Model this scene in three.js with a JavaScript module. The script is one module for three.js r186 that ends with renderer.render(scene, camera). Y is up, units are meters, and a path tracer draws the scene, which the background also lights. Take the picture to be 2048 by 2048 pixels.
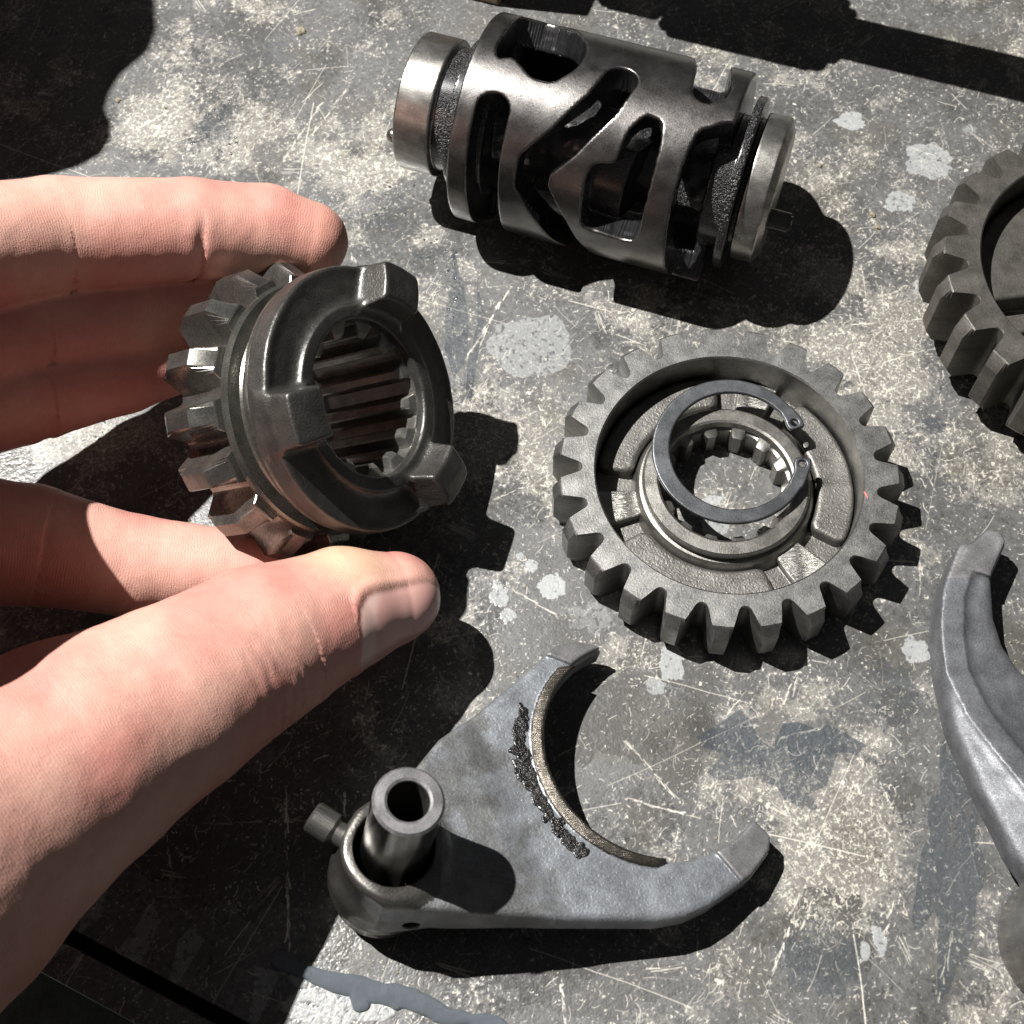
import * as THREE from 'three';
import { mergeGeometries, toCreasedNormals } from 'three/addons/utils/BufferGeometryUtils.js';
import { RoundedBoxGeometry } from 'three/addons/geometries/RoundedBoxGeometry.js';

// ---------- camera, light, exposure (lengths below are written in millimetres and scaled by MM) ----------
const MM = 0.001, D2R = Math.PI / 180;
const scene = new THREE.Scene();
const FOV = 42, TILT = 26.5 * D2R, DIST = 296, ROLL = -2 * D2R;
const CAM = new THREE.Vector3(0, DIST * Math.cos(TILT), DIST * Math.sin(TILT));
const camF = CAM.clone().negate().normalize(), r0 = new THREE.Vector3(1, 0, 0), u0 = r0.clone().cross(camF);
const camR = r0.clone().multiplyScalar(Math.cos(ROLL)).addScaledVector(u0, Math.sin(ROLL));
const camU = u0.clone().multiplyScalar(Math.cos(ROLL)).addScaledVector(r0, -Math.sin(ROLL));
const camera = new THREE.PerspectiveCamera(FOV, 1, 0.01, 20);
camera.position.copy(CAM).multiplyScalar(MM);
camera.up.copy(camU);
camera.lookAt(0, 0, 0);
camera.focus = 0.28;
camera.userData.fStop = 36;

scene.background = new THREE.Color().setRGB(0.056, 0.057, 0.061);   // the dim workshop around the bench
const LAMP = new THREE.Vector3(-430, 950, -240);
const spot = new THREE.SpotLight(new THREE.Color().setRGB(1, 0.975, 0.945), 10.3, 0, 40 * D2R, 0.4, 2);
spot.name = 'work_lamp_beam';
spot.position.copy(LAMP).multiplyScalar(MM);
spot.target.position.set(0.01, 0, -0.02);
spot.castShadow = true;
spot.shadow.radius = 0.3;
spot.shadow.mapSize.set(4096, 4096);
scene.add(spot, spot.target);

const renderer = new THREE.WebGLRenderer({ antialias: true });
renderer.shadowMap.enabled = true;
renderer.toneMapping = THREE.LinearToneMapping;
renderer.toneMappingExposure = 1.0;

// ---------- helpers ----------
let seed = 12345;
const rnd = () => { seed = (seed * 1664525 + 1013904223) >>> 0; return seed / 4294967296; };
const rr = (a, b) => a + (b - a) * rnd();
const clamp = (x, a = 0, b = 1) => Math.min(b, Math.max(a, x)), mix = (a, b, t) => a + (b - a) * t;
const sst = (a, b, x) => { const t = clamp((x - a) / (b - a)); return t * t * (3 - 2 * t); };
const hash2 = (x, y) => { let h = Math.imul(x, 374761393) + Math.imul(y, 668265263) | 0; h = Math.imul(h ^ (h >>> 13), 1274126177); return ((h ^ (h >>> 16)) >>> 0) / 4294967296; };
const NT = new Float32Array(65536).map((_, i) => hash2(i & 255, i >> 8));
function vnoise(x, y, period = 256) {
  const ix = Math.floor(x), iy = Math.floor(y); let fx = x - ix, fy = y - iy;
  fx = fx * fx * (3 - 2 * fx); fy = fy * fy * (3 - 2 * fy);
  const m = period - 1, x0 = ix & m, x1 = (ix + 1) & m, y0 = (iy & m) << 8, y1 = ((iy + 1) & m) << 8;
  const a = NT[x0 + y0], b = NT[x1 + y0], c = NT[x0 + y1], d = NT[x1 + y1];
  return a + (b - a) * fx + (c - a) * fy + (a - b - c + d) * fx * fy;
}
// period, where given, is a power of two: the noise then tiles
function fbm(x, y, o = 4, period = 0) { let s = 0, a = 0.5, n = 0, p = period || 256; const k = period ? 0 : 1; for (let i = 0; i < o; i++) { s += a * vnoise(x, y, Math.min(p, 256)); n += a; x = x * 2 + 17 * k; y = y * 2 + 31 * k; if (period) p *= 2; a *= 0.5; } return s / n; }
function noise3(x, y, z) {
  const iz = Math.floor(z), f = z - iz, t = f * f * (3 - 2 * f);
  return mix(vnoise(x + iz * 37.7, y + iz * 91.3), vnoise(x + (iz + 1) * 37.7, y + (iz + 1) * 91.3), t);
}
// a point of the place: where the sight line through photograph point (u, v) meets height h
function W(u, v, h = 0) {
  const f = 1024 / Math.tan(FOV * D2R / 2);
  const d = camF.clone().addScaledVector(camR, (u - 1024) / f).addScaledVector(camU, -(v - 1024) / f);
  return CAM.clone().addScaledVector(d, (h - CAM.y) / d.y);
}
const toLamp = (S, h) => S.clone().lerp(LAMP, h / LAMP.y);

const taken = {};
function numbered(n) { taken[n] = (taken[n] ?? -1) + 1; return taken[n] ? n + '_' + String(taken[n]).padStart(3, '0') : n; }
function thing(name, label, category, group) {
  const o = new THREE.Group(); o.name = numbered(name); o.userData = { label, category };
  if (group) o.userData.group = group;
  scene.add(o); return o;
}
function part(name, geo, mat, parent) {
  const m = new THREE.Mesh(geo, mat); m.name = name; m.castShadow = m.receiveShadow = true; parent.add(m); return m;
}
const mmGeo = (g) => g.scale(MM, MM, MM);
const place = (o, v) => o.position.copy(v).multiplyScalar(MM);

// ---------- meshing of distance fields ----------
function sdfMesh(f, lo, hi, cell, classify = () => 0, uvOf = null, colorOf = null) {
  const n = [0, 1, 2].map((k) => Math.ceil((hi[k] - lo[k]) / cell) + 1), [nx, ny, nz] = n;
  const val = new Float32Array(nx * ny * nz).fill(1e3), B = 6, id = (x, y, z) => x + nx * (y + ny * z);
  const half = B * cell * 0.5 * 1.7320508 * 1.35;
  for (let bz = 0; bz < nz; bz += B) for (let by = 0; by < ny; by += B) for (let bx = 0; bx < nx; bx += B) {
    const c = f(lo[0] + (bx + B / 2) * cell, lo[1] + (by + B / 2) * cell, lo[2] + (bz + B / 2) * cell);
    const far = Math.abs(c) > half + cell;
    for (let z = bz; z < Math.min(bz + B, nz); z++) for (let y = by; y < Math.min(by + B, ny); y++) for (let x = bx; x < Math.min(bx + B, nx); x++)
      val[id(x, y, z)] = far ? c : f(lo[0] + x * cell, lo[1] + y * cell, lo[2] + z * cell);
  }
  const vid = new Int32Array(nx * ny * nz).fill(-1), P = [];
  for (let z = 0; z < nz - 1; z++) for (let y = 0; y < ny - 1; y++) for (let x = 0; x < nx - 1; x++) {
    let m = 0, sx = 0, sy = 0, sz = 0, k = 0; const c = [];
    for (let i = 0; i < 8; i++) { const v = val[id(x + (i & 1), y + ((i >> 1) & 1), z + (i >> 2))]; c.push(v); if (v < 0) m |= 1 << i; }
    if (m === 0 || m === 255) continue;
    for (let a = 0; a < 8; a++) for (let b = 0; b < 3; b++) {
      if (a & (1 << b)) continue; const e = a | (1 << b);
      if ((c[a] < 0) === (c[e] < 0)) continue;
      const t = c[a] / (c[a] - c[e]);
      sx += (a & 1) + (b === 0 ? t : 0); sy += ((a >> 1) & 1) + (b === 1 ? t : 0); sz += (a >> 2) + (b === 2 ? t : 0); k++;
    }
    vid[id(x, y, z)] = P.length / 3;
    P.push(lo[0] + (x + sx / k) * cell, lo[1] + (y + sy / k) * cell, lo[2] + (z + sz / k) * cell);
  }
  const N = new Float32Array(P.length), e = cell * 0.55;
  for (let i = 0; i < P.length; i += 3) {
    const x = P[i], y = P[i + 1], z = P[i + 2];
    let gx = f(x + e, y, z) - f(x - e, y, z), gy = f(x, y + e, z) - f(x, y - e, z), gz = f(x, y, z + e) - f(x, y, z - e);
    const l = Math.hypot(gx, gy, gz) || 1; gx /= l; gy /= l; gz /= l;
    const d = f(x, y, z) * 0.8; if (Math.abs(d) < cell) { P[i] -= gx * d; P[i + 1] -= gy * d; P[i + 2] -= gz * d; }
    N[i] = gx; N[i + 1] = gy; N[i + 2] = gz;
  }
  const groups = {};
  const tri = (a, b, c) => {
    const cx = (P[a * 3] + P[b * 3] + P[c * 3]) / 3, cy = (P[a * 3 + 1] + P[b * 3 + 1] + P[c * 3 + 1]) / 3, cz = (P[a * 3 + 2] + P[b * 3 + 2] + P[c * 3 + 2]) / 3;
    const nn = [N[a * 3] + N[b * 3] + N[c * 3], N[a * 3 + 1] + N[b * 3 + 1] + N[c * 3 + 1], N[a * 3 + 2] + N[b * 3 + 2] + N[c * 3 + 2]];
    const key = classify(cx, cy, cz, nn); if (key === null) return;
    const g = groups[key] ??= { p: [], n: [], uv: [], col: [] };
    const ax = Math.abs(nn[0]), ay = Math.abs(nn[1]), az = Math.abs(nn[2]);
    const uvf = uvOf ? uvOf(cx, cy, cz) : null;
    for (const i of [a, b, c]) {
      const x = P[i * 3], y = P[i * 3 + 1], z = P[i * 3 + 2];
      g.p.push(x, y, z); g.n.push(N[i * 3], N[i * 3 + 1], N[i * 3 + 2]);
      if (uvf) { const q = uvf(x, y, z); g.uv.push(q[0], q[1]); }
      else if (ay >= ax && ay >= az) g.uv.push(x, z); else if (ax >= az) g.uv.push(z, y); else g.uv.push(x, y);
      if (colorOf) g.col.push(...colorOf(x, y, z, N[i * 3], N[i * 3 + 1], N[i * 3 + 2]));
    }
  };
  const quad = (a, b, c, d, flip) => { if (a < 0 || b < 0 || c < 0 || d < 0) return; if (flip) { tri(a, c, b); tri(a, d, c); } else { tri(a, b, c); tri(a, c, d); } };
  for (let z = 1; z < nz - 1; z++) for (let y = 1; y < ny - 1; y++) for (let x = 1; x < nx - 1; x++) {
    const s = val[id(x, y, z)] < 0;
    if (s !== val[id(x + 1, y, z)] < 0) quad(vid[id(x, y - 1, z - 1)], vid[id(x, y, z - 1)], vid[id(x, y, z)], vid[id(x, y - 1, z)], !s);
    if (s !== val[id(x, y + 1, z)] < 0) quad(vid[id(x - 1, y, z - 1)], vid[id(x - 1, y, z)], vid[id(x, y, z)], vid[id(x, y, z - 1)], !s);
    if (s !== val[id(x, y, z + 1)] < 0) quad(vid[id(x - 1, y - 1, z)], vid[id(x, y - 1, z)], vid[id(x, y, z)], vid[id(x - 1, y, z)], !s);
  }
  const out = {};
  for (const [k, g] of Object.entries(groups)) {
    const b = new THREE.BufferGeometry();
    b.setAttribute('position', new THREE.Float32BufferAttribute(g.p, 3)); b.setAttribute('normal', new THREE.Float32BufferAttribute(g.n, 3)); b.setAttribute('uv', new THREE.Float32BufferAttribute(g.uv, 2));
    if (colorOf) b.setAttribute('color', new THREE.Float32BufferAttribute(g.col, 3));
    out[k] = mmGeo(b);
  }
  return out;
}
const smin = (a, b, k) => { const h = Math.max(k - Math.abs(a - b), 0) / k; return Math.min(a, b) - h * h * k * 0.25; };
const smax = (a, b, k) => -smin(-a, -b, k);
function polySD(pts, x, y) {
  if (!pts.box) pts.box = [0, 1].map((k) => [Math.min(...pts.map((p) => p[k])), Math.max(...pts.map((p) => p[k]))]);
  const [[x0, x1], [y0, y1]] = pts.box, ox = Math.max(x0 - x, x - x1, 0), oy = Math.max(y0 - y, y - y1, 0);
  if (ox > 3 || oy > 3) return Math.hypot(ox, oy);
  let d = 1e9, s = 1;
  for (let i = 0, j = pts.length - 1; i < pts.length; j = i++) {
    const p = pts[i], o = pts[j], ax = p[0], ay = p[1], ex = o[0] - ax, ey = o[1] - ay, wx = x - ax, wy = y - ay; let t = (wx * ex + wy * ey) / (ex * ex + ey * ey); t = t < 0 ? 0 : t > 1 ? 1 : t;
    const dx = wx - ex * t, dy = wy - ey * t, q = dx * dx + dy * dy; if (q < d) d = q;
    if ((ay > y) !== (o[1] > y) && x < ax + (y - ay) / ey * ex) s = -s;
  }
  return s * Math.sqrt(d);
}
function pathSD(pts, x, y) { let d = 1e9; for (let i = 1; i < pts.length; i++) { const [ax, ay] = pts[i - 1], ex = pts[i][0] - ax, ey = pts[i][1] - ay, t = clamp(((x - ax) * ex + (y - ay) * ey) / (ex * ex + ey * ey)); d = Math.min(d, Math.hypot(x - ax - ex * t, y - ay - ey * t)); } return d; }
const wrapA = (a) => { while (a > Math.PI) a -= 2 * Math.PI; while (a < -Math.PI) a += 2 * Math.PI; return a; };
const tubeSD = (x, y, z, r, y0, y1) => Math.max(Math.hypot(x, z) - r, y0 - y, y - y1);

// ---------- lofts in polar rings (gears) ----------
function polarLoft(angles, rings, classify = () => 0, crease = 32) {
  const n = angles.length, P = rings.map((f) => angles.map((t, i) => { const [r, y] = f(t, i); return [r * Math.cos(t), y, r * Math.sin(t)]; })), groups = {}, vlen = [0];
  for (let j = 1; j < rings.length; j++) vlen.push(vlen[j - 1] + Math.hypot(...[0, 1, 2].map((k) => P[j][0][k] - P[j - 1][0][k])));
  for (let j = 0; j + 1 < rings.length; j++) for (let i = 0; i < n; i++) {
    const k = (i + 1) % n, key = classify(j, i, angles[i]); if (key === null) continue;
    const g = groups[key] ??= { p: [], uv: [] }, a = P[j][i], b = P[j + 1][i], c = P[j + 1][k], d = P[j][k];
    const u0 = angles[i] * 30, u1 = (i + 1 < n ? angles[i + 1] : angles[0] + 2 * Math.PI) * 30;
    const flat = Math.abs(a[1] - b[1]) < 0.3 && Math.abs(c[1] - d[1]) < 0.3;
    const uv = (p, u, v) => flat ? [p[0], p[2]] : [u, v];
    g.p.push(...a, ...b, ...c, ...a, ...c, ...d);
    g.uv.push(...uv(a, u0, vlen[j]), ...uv(b, u0, vlen[j + 1]), ...uv(c, u1, vlen[j + 1]), ...uv(a, u0, vlen[j]), ...uv(c, u1, vlen[j + 1]), ...uv(d, u1, vlen[j]));
  }
  const out = {};
  for (const [k, g] of Object.entries(groups)) {
    const b = new THREE.BufferGeometry();
    b.setAttribute('position', new THREE.Float32BufferAttribute(g.p, 3)); b.setAttribute('uv', new THREE.Float32BufferAttribute(g.uv, 2));
    b.computeVertexNormals(); out[k] = mmGeo(toCreasedNormals(b, crease * D2R));
  }
  return out;
}
// angles and radii of a toothed edge: shape = [[share of the half pitch, radius], ...] from the tooth's middle to the gap's middle
function toothed(N, phase, shape) {
  const A = [], R = [], T = [], hp = Math.PI / N;
  for (let k = 0; k < N; k++) {
    const c = phase + k * 2 * hp;
    for (let i = shape.length - 1; i > 0; i--) { A.push(c - shape[i][0] * hp); R.push(shape[i][1]); T.push(k); }
    for (let i = 0; i < shape.length - 1; i++) { A.push(c + shape[i][0] * hp); R.push(shape[i][1]); T.push(k); }
  }
  return { A, R, T };
}
const circleR = (r, y) => () => [r, y];

// ---------- textures ----------
function dataTex(size, fn, srgb = false) {
  const d = new Uint8Array(size * size * 4);
  for (let y = 0; y < size; y++) for (let x = 0; x < size; x++) { const c = fn(x, y), o = (y * size + x) * 4; if (c.length) { d[o] = c[0]; d[o + 1] = c[1]; d[o + 2] = c[2]; } else d[o] = d[o + 1] = d[o + 2] = c; d[o + 3] = 255; }
  const t = new THREE.DataTexture(d, size, size); t.wrapS = t.wrapT = THREE.RepeatWrapping; t.magFilter = THREE.LinearFilter; t.minFilter = THREE.LinearMipmapLinearFilter; t.generateMipmaps = true;
  if (srgb) t.colorSpace = THREE.SRGBColorSpace; t.needsUpdate = true; return t;
}
const tiled = (t, mm) => { const c = t.clone(); c.repeat.set(1 / mm, 1 / mm); c.needsUpdate = true; return c; };
const castTex = dataTex(256, (x, y) => 255 * clamp(0.5 + (fbm(x / 8, y / 8, 3, 32) - 0.5) * 1.9));
const wearTex = dataTex(512, (x, y) => { const m = fbm(x / 64, y / 64, 5, 8), g = fbm(x / 4, y / 4, 2, 128), sp = sst(0.82, 0.9, vnoise(x / 2, y / 2, 256)); const v = clamp(0.86 + (m - 0.5) * 0.3 + (g - 0.5) * 0.22 - sp * 0.12); return [255 * v, 255 * v * 0.99, 255 * v * 0.965]; }, true);
const roughTex = dataTex(512, (x, y) => 255 * clamp(0.8 + (fbm(x / 64, y / 64, 4, 8) - 0.5) * 0.28 + (fbm(x / 4, y / 4, 2, 128) - 0.5) * 0.3));
const lineTex = dataTex(512, (x, y) => 255 * clamp(0.5 + (fbm(x / 256, y / 2, 2, 2) - 0.5) * 0.9 + (vnoise(x / 64, y / 2, 256) - 0.5) * 0.5));

function metal(o) {
  const m = new THREE.MeshPhysicalMaterial({ metalness: o.metal ?? 1, roughness: o.rough ?? 0.45, color: new THREE.Color().setRGB(...o.color) });
  m.name = o.name;
  m.map = tiled(wearTex, o.tile ?? 22); m.roughnessMap = tiled(roughTex, (o.tile ?? 22) * 0.8);
  if (o.bump) { m.bumpMap = tiled(o.lines ? lineTex : castTex, o.bumpTile ?? 6); m.bumpScale = o.bump * MM; }
  if (o.coat) { m.clearcoat = o.coat; m.clearcoatRoughness = o.coatRough ?? 0.12; }
  if (o.vc) m.vertexColors = true;
  return m;
}
const M = {
  gearFace: metal({ name: 'ground gear steel', color: [0.34, 0.345, 0.35], metal: 0.94, rough: 0.58, bump: 0.012, bumpTile: 9 }),
  gearTooth: metal({ name: 'oiled tooth steel', color: [0.34, 0.343, 0.345], metal: 0.95, rough: 0.5, bump: 0.008, bumpTile: 9 }),
  web: metal({ name: 'cast web steel', color: [0.23, 0.228, 0.222], metal: 0.8, rough: 0.66, bump: 0.05, bumpTile: 11 }),
  lug: metal({ name: 'scored bright steel', color: [0.5, 0.5, 0.49], metal: 0.9, rough: 0.5, bump: 0.06, bumpTile: 7, lines: true }),
  hub: metal({ name: 'turned hub steel', color: [0.38, 0.376, 0.365], metal: 0.92, rough: 0.52, bump: 0.012, bumpTile: 8 }),
  clip: metal({ name: 'blued spring steel', color: [0.125, 0.135, 0.152], metal: 0.8, rough: 0.55, bump: 0.008, bumpTile: 6 }),
  darkGear: metal({ name: 'oil-stained gear steel', color: [0.165, 0.16, 0.15], metal: 0.7, rough: 0.62, bump: 0.014, bumpTile: 9 }),
  heldTooth: metal({ name: 'polished tooth steel', color: [0.33, 0.328, 0.318], metal: 0.9, rough: 0.36, bump: 0.006, bumpTile: 8 }),
  heldCollar: metal({ name: 'turned collar steel', color: [0.27, 0.272, 0.255], metal: 0.85, rough: 0.34, bump: 0.006, bumpTile: 8 }),
  heldCast: metal({ name: 'dark forged steel', color: [0.085, 0.083, 0.08], metal: 0.6, rough: 0.52, bump: 0.045, bumpTile: 8, coat: 0.5, coatRough: 0.35 }),
  spline: metal({ name: 'cut spline steel', color: [0.34, 0.338, 0.325], metal: 0.8, rough: 0.42, bump: 0.006, bumpTile: 8 }),
  drum: metal({ name: 'turned drum steel', color: [0.185, 0.18, 0.182], metal: 0.95, rough: 0.4, bump: 0.007, bumpTile: 9 , coat: 0.4, coatRough: 0.22}),
  drumOil: metal({ name: 'black oil on casting', color: [0.014, 0.014, 0.016], metal: 0.1, rough: 0.42, bump: 0.26, bumpTile: 12, coat: 0.9, coatRough: 0.2 }),
  bright: metal({ name: 'bright turned steel', color: [0.52, 0.515, 0.505], metal: 0.95, rough: 0.4, bump: 0.004, bumpTile: 8 }),
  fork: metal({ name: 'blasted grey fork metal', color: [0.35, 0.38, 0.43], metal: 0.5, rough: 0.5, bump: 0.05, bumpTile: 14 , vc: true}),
  forkGrey: metal({ name: 'darker blasted fork metal', color: [0.175, 0.185, 0.21], metal: 0.5, rough: 0.7, bump: 0.02, bumpTile: 12 }),
  forkDark: metal({ name: 'oily fork boss', color: [0.18, 0.175, 0.17], metal: 0.8, rough: 0.4, bump: 0.015, bumpTile: 10, coat: 0.3 }),
  pad: metal({ name: 'ground pad', color: [0.25, 0.252, 0.27], metal: 0.5, rough: 0.62, bump: 0.004, bumpTile: 8 }),
  worn: metal({ name: 'brown worn lip', color: [0.14, 0.128, 0.114], rough: 0.38, metal: 0.85, bump: 0.03, bumpTile: 9, lines: true }),
  pin: metal({ name: 'hardened pin steel', color: [0.32, 0.318, 0.315], metal: 1, rough: 0.27, bump: 0.003, bumpTile: 8 }),
  grease: metal({ name: 'black grease', color: [0.012, 0.012, 0.011], metal: 0, rough: 0.4, bump: 0.15, bumpTile: 8, coat: 0.8, coatRough: 0.2 }),
};
console.log('materials');

// ---------- the bench ----------
const TX0 = -160, TZ0 = -190, TSPAN = 320, TS = 2048, K = TS / TSPAN;
const cv = (w, h) => { const c = document.createElement('canvas'); c.width = w; c.height = h; return c; };
function benchTextures() {
  const toC = (u, v) => { const p = W(u, v, 0); return [(p.x - TX0) * K, (p.z - TZ0) * K]; };
  // where the paint is rubbed through, from the photograph: [u, v, half width, half height, amount]
  const worn = cv(256, 256), wg = worn.getContext('2d'); wg.fillStyle = 'rgb(88,88,88)'; wg.fillRect(0, 0, 256, 256);
  for (const [u, v, w, h, k] of [[1700, 700, 190, 300, 75], [1660, 1640, 150, 190, 95], [1500, 1560, 110, 60, 70], [400, 260, 220, 130, 80], [700, 330, 160, 120, 60], [1000, 900, 170, 150, 65], [1250, 620, 120, 60, 40], [1880, 900, 150, 140, 80], [1560, 330, 110, 90, 40], [1980, 1950, 90, 120, 50], [1180, 1330, 90, 60, 40], [1450, 1950, 70, 90, 50], [900, 1330, 90, 100, 40], [150, 870, 200, 60, 60], [1240, 1300, 70, 50, 60],
    [1180, 1480, 150, 140, -75], [1330, 1460, 70, 120, -50], [1150, 1960, 250, 80, -60], [1900, 1600, 90, 220, -45], [600, 80, 130, 80, -40], [800, 480, 70, 90, -35], [1080, 120, 80, 120, -40], [1720, 1920, 90, 70, -40], [1560, 1240, 70, 60, -35], [500, 1700, 250, 250, -50], [880, 1900, 120, 70, -45], [1750, 1320, 80, 80, -40], [1560, 220, 60, 50, -30]]) {
    const [x, y] = toC(u, v).map((q) => q / 8), R = w / 9 * K / 8, sy = (h / 8) / (w / 9); wg.save(); wg.translate(x, y); wg.scale(1, sy); const gr = wg.createRadialGradient(0, 0, R * 0.35, 0, 0, R * 1.25), c = k > 0 ? 255 : 0; gr.addColorStop(0, `rgba(${c},${c},${c},${Math.abs(k) / 100})`); gr.addColorStop(1, `rgba(${c},${c},${c},0)`); wg.fillStyle = gr; wg.fillRect(-R * 1.3, -R * 1.3, R * 2.6, R * 2.6); wg.restore();
  }
  const WD = wg.getImageData(0, 0, 256, 256).data;
  const grid = (n, fn) => { const a = new Float32Array(n * n), k = TS / n; for (let j = 0; j < n; j++) for (let i = 0; i < n; i++) a[j * n + i] = fn((i + 0.5) * k, (j + 0.5) * k); return (x, y) => { const u = clamp(x / k - 0.5, 0, n - 1.001), v = clamp(y / k - 0.5, 0, n - 1.001), i = u | 0, j = v | 0, fx = u - i, fy = v - j, o = j * n + i; return (a[o] * (1 - fx) + a[o + 1] * fx) * (1 - fy) + (a[o + n] * (1 - fx) + a[o + n + 1] * fx) * fy; }; };
  const wornAt = grid(512, (x, y) => WD[((y / 8 | 0) * 256 + (x / 8 | 0)) * 4] / 255 * 0.62 + 0.95 * (fbm(x / 60 + 5, y / 60, 5) - 0.33)), midG = grid(1024, (x, y) => fbm(x / 34 + 40, y / 34, 3)), oliveG = grid(512, (x, y) => fbm(x / 90 + 90, y / 90, 4)), oilG = grid(512, (x, y) => fbm(x / 120 + 200, y / 120 + 20, 3));
  // light flecks and scratches
  const sc = cv(TS, TS), g = sc.getContext('2d'); g.fillStyle = '#000'; g.fillRect(0, 0, TS, TS); g.lineCap = 'round';
  const stroke = (x, y, a, len, wid, alpha, bend = 0.2, n = 3) => {
    g.strokeStyle = `rgba(255,255,255,${alpha})`; g.lineWidth = wid; g.beginPath(); g.moveTo(x, y);
    for (let i = 0; i < n; i++) { a += rr(-bend, bend); x += Math.cos(a) * len / n; y += Math.sin(a) * len / n; g.lineTo(x, y); } g.stroke();
  };
  for (let i = 0; i < 190000; i++) {   // tangles of hair-fine scratches where the paint is rubbed
    const x = rnd() * TS, y = rnd() * TS, d = wornAt(x, y) + 0.25 * (midG(x, y) - 0.5);
    if (rnd() > 0.16 + 0.84 * sst(0.34, 0.8, d)) continue;
    stroke(x, y, rnd() < 0.4 ? rr(-1.5, -0.6) : rr(0, 6.28), K * (rnd() < 0.86 ? rr(0.15, 0.8) : rr(0.8, 3.2)), rr(0.4, 0.95), rr(0.15, 0.95), 0.6);
  }
  for (let i = 0; i < 16000; i++) {   // chipped flecks
    const x = rnd() * TS, y = rnd() * TS, d = wornAt(x, y); if (rnd() > 0.07 + sst(0.34, 0.75, d)) continue;
    g.fillStyle = `rgba(255,255,255,${rr(0.45, 1)})`; g.beginPath(); const R = K * (rnd() < 0.9 ? rr(0.06, 0.2) : rnd() < 0.85 ? rr(0.2, 0.42) : rr(0.4, 0.7)), el = rr(0.4, 1), tn = rr(0, 3.14);
    for (let k = 0; k < 9; k++) { const a = k / 9 * 6.283, q = R * rr(0.45, 1.3), px = Math.cos(a) * q, py = Math.sin(a) * q * el; g.lineTo(x + px * Math.cos(tn) - py * Math.sin(tn), y + px * Math.sin(tn) + py * Math.cos(tn)); } g.fill();
  }
  for (let i = 0; i < 420; i++) stroke(rnd() * TS, rnd() * TS, rnd() < 0.55 ? rr(-1.3, -0.5) : rr(0, 6.28), K * rr(2, 9), rr(0.5, 1.1), rr(0.2, 0.8), 0.14);
  for (let i = 0; i < 70; i++) stroke(rnd() * TS, rnd() * TS, rr(-1.5, 0.6), K * rr(10, 34), rr(0.7, 1.8), rr(0.3, 0.8), 0.05, 5);
  for (let i = 0; i < 90; i++) { const x = rnd() * TS, y = rnd() * TS, a = rr(0, 3.14), n = 3 + rnd() * 6; for (let k = 0; k < n; k++) stroke(x + rr(-1, 1) * K, y + rr(-1, 1) * K, a + rr(-0.1, 0.1), K * rr(2, 7), rr(0.5, 1.1), rr(0.2, 0.7), 0.06); }
  // the scratches that can be picked out: broken runs of short strokes
  for (const [u0, v0, u1, v1, w] of [[1245, 1595, 1385, 1632, 2.6], [1250, 1480, 1345, 1590, 2.4], [1435, 1450, 1485, 1390, 1.8], [1545, 1480, 1645, 1455, 1.6], [1600, 1790, 1530, 1990, 2.6], [1625, 1800, 1590, 1890, 2], [1790, 1790, 1770, 1870, 2], [1905, 1860, 1880, 1990, 2], [690, 1570, 690, 1760, 2.4], [572, 1560, 578, 1890, 2.6], [330, 1650, 625, 1640, 1], [330, 1640, 340, 1730, 1.4],
    [980, 860, 1070, 930, 1.4], [985, 1000, 1080, 960, 1.2], [1010, 1170, 1110, 1230, 2], [1020, 575, 930, 720, 3.2], [1000, 600, 960, 690, 2.6], [930, 830, 1020, 845, 2], [1070, 790, 1090, 850, 1.8], [1190, 1000, 1260, 1110, 1.2], [1690, 650, 1830, 640, 1.6], [1700, 700, 1770, 900, 1.4], [1650, 760, 1890, 690, 1.2], [1880, 1000, 1830, 900, 1.4], [1690, 1010, 1850, 1090, 1.2], [1840, 1080, 1840, 1160, 1.4], [560, 330, 640, 210, 2], [600, 300, 700, 170, 1.6], [330, 290, 390, 270, 2.2], [1120, 1960, 1130, 2040, 2], [1600, 1340, 1570, 1400, 2], [1580, 1400, 1610, 1330, 1.8]]) {
    const [a, b] = toC(u0, v0), [c, d] = toC(u1, v1), L = Math.hypot(c - a, d - b), an = Math.atan2(d - b, c - a); for (let k = 0; k < L / 5; k++) { const t = rnd(); stroke(mix(a, c, t) + rr(-1.4, 1.4), mix(b, d, t) + rr(-1.4, 1.4), an + rr(-0.2, 0.2), rr(2, 15), w * rr(0.25, 0.75), rr(0.3, 0.9), 0.1); }
  }
  const S = g.getImageData(0, 0, TS, TS).data;
  // paint: red = white paint, green = blue-grey paint, blue = dark stain
  const pc = cv(TS, TS), q = pc.getContext('2d'); q.fillStyle = '#000'; q.fillRect(0, 0, TS, TS); q.globalCompositeOperation = 'lighter';
  const blob = (u, v, w, h, col, rag = 0.12, turn = 0) => {
    const [x, y] = toC(u, v), W2 = w / 9 * K, H2 = h / 8 * K; q.fillStyle = col; q.beginPath(); const ph = rnd() * 9, s = rnd() * 50;
    for (let i = 0; i <= 90; i++) { const a = i / 90 * 6.2832, r = 1 + rag * (2 * fbm(s + Math.cos(a) * 2.2, ph + Math.sin(a) * 2.2, 4) - 1) * 2.6, px = Math.cos(a) * W2 * r, py = Math.sin(a) * H2 * r; q.lineTo(x + px * Math.cos(turn) - py * Math.sin(turn), y + px * Math.sin(turn) + py * Math.cos(turn)); } q.fill();
  };
  const poly = (pts, col) => { q.fillStyle = col; q.beginPath(); for (const [u, v] of pts) { const [x, y] = toC(u, v); q.lineTo(x + rr(-3, 3), y + rr(-3, 3)); } q.fill(); };
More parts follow.
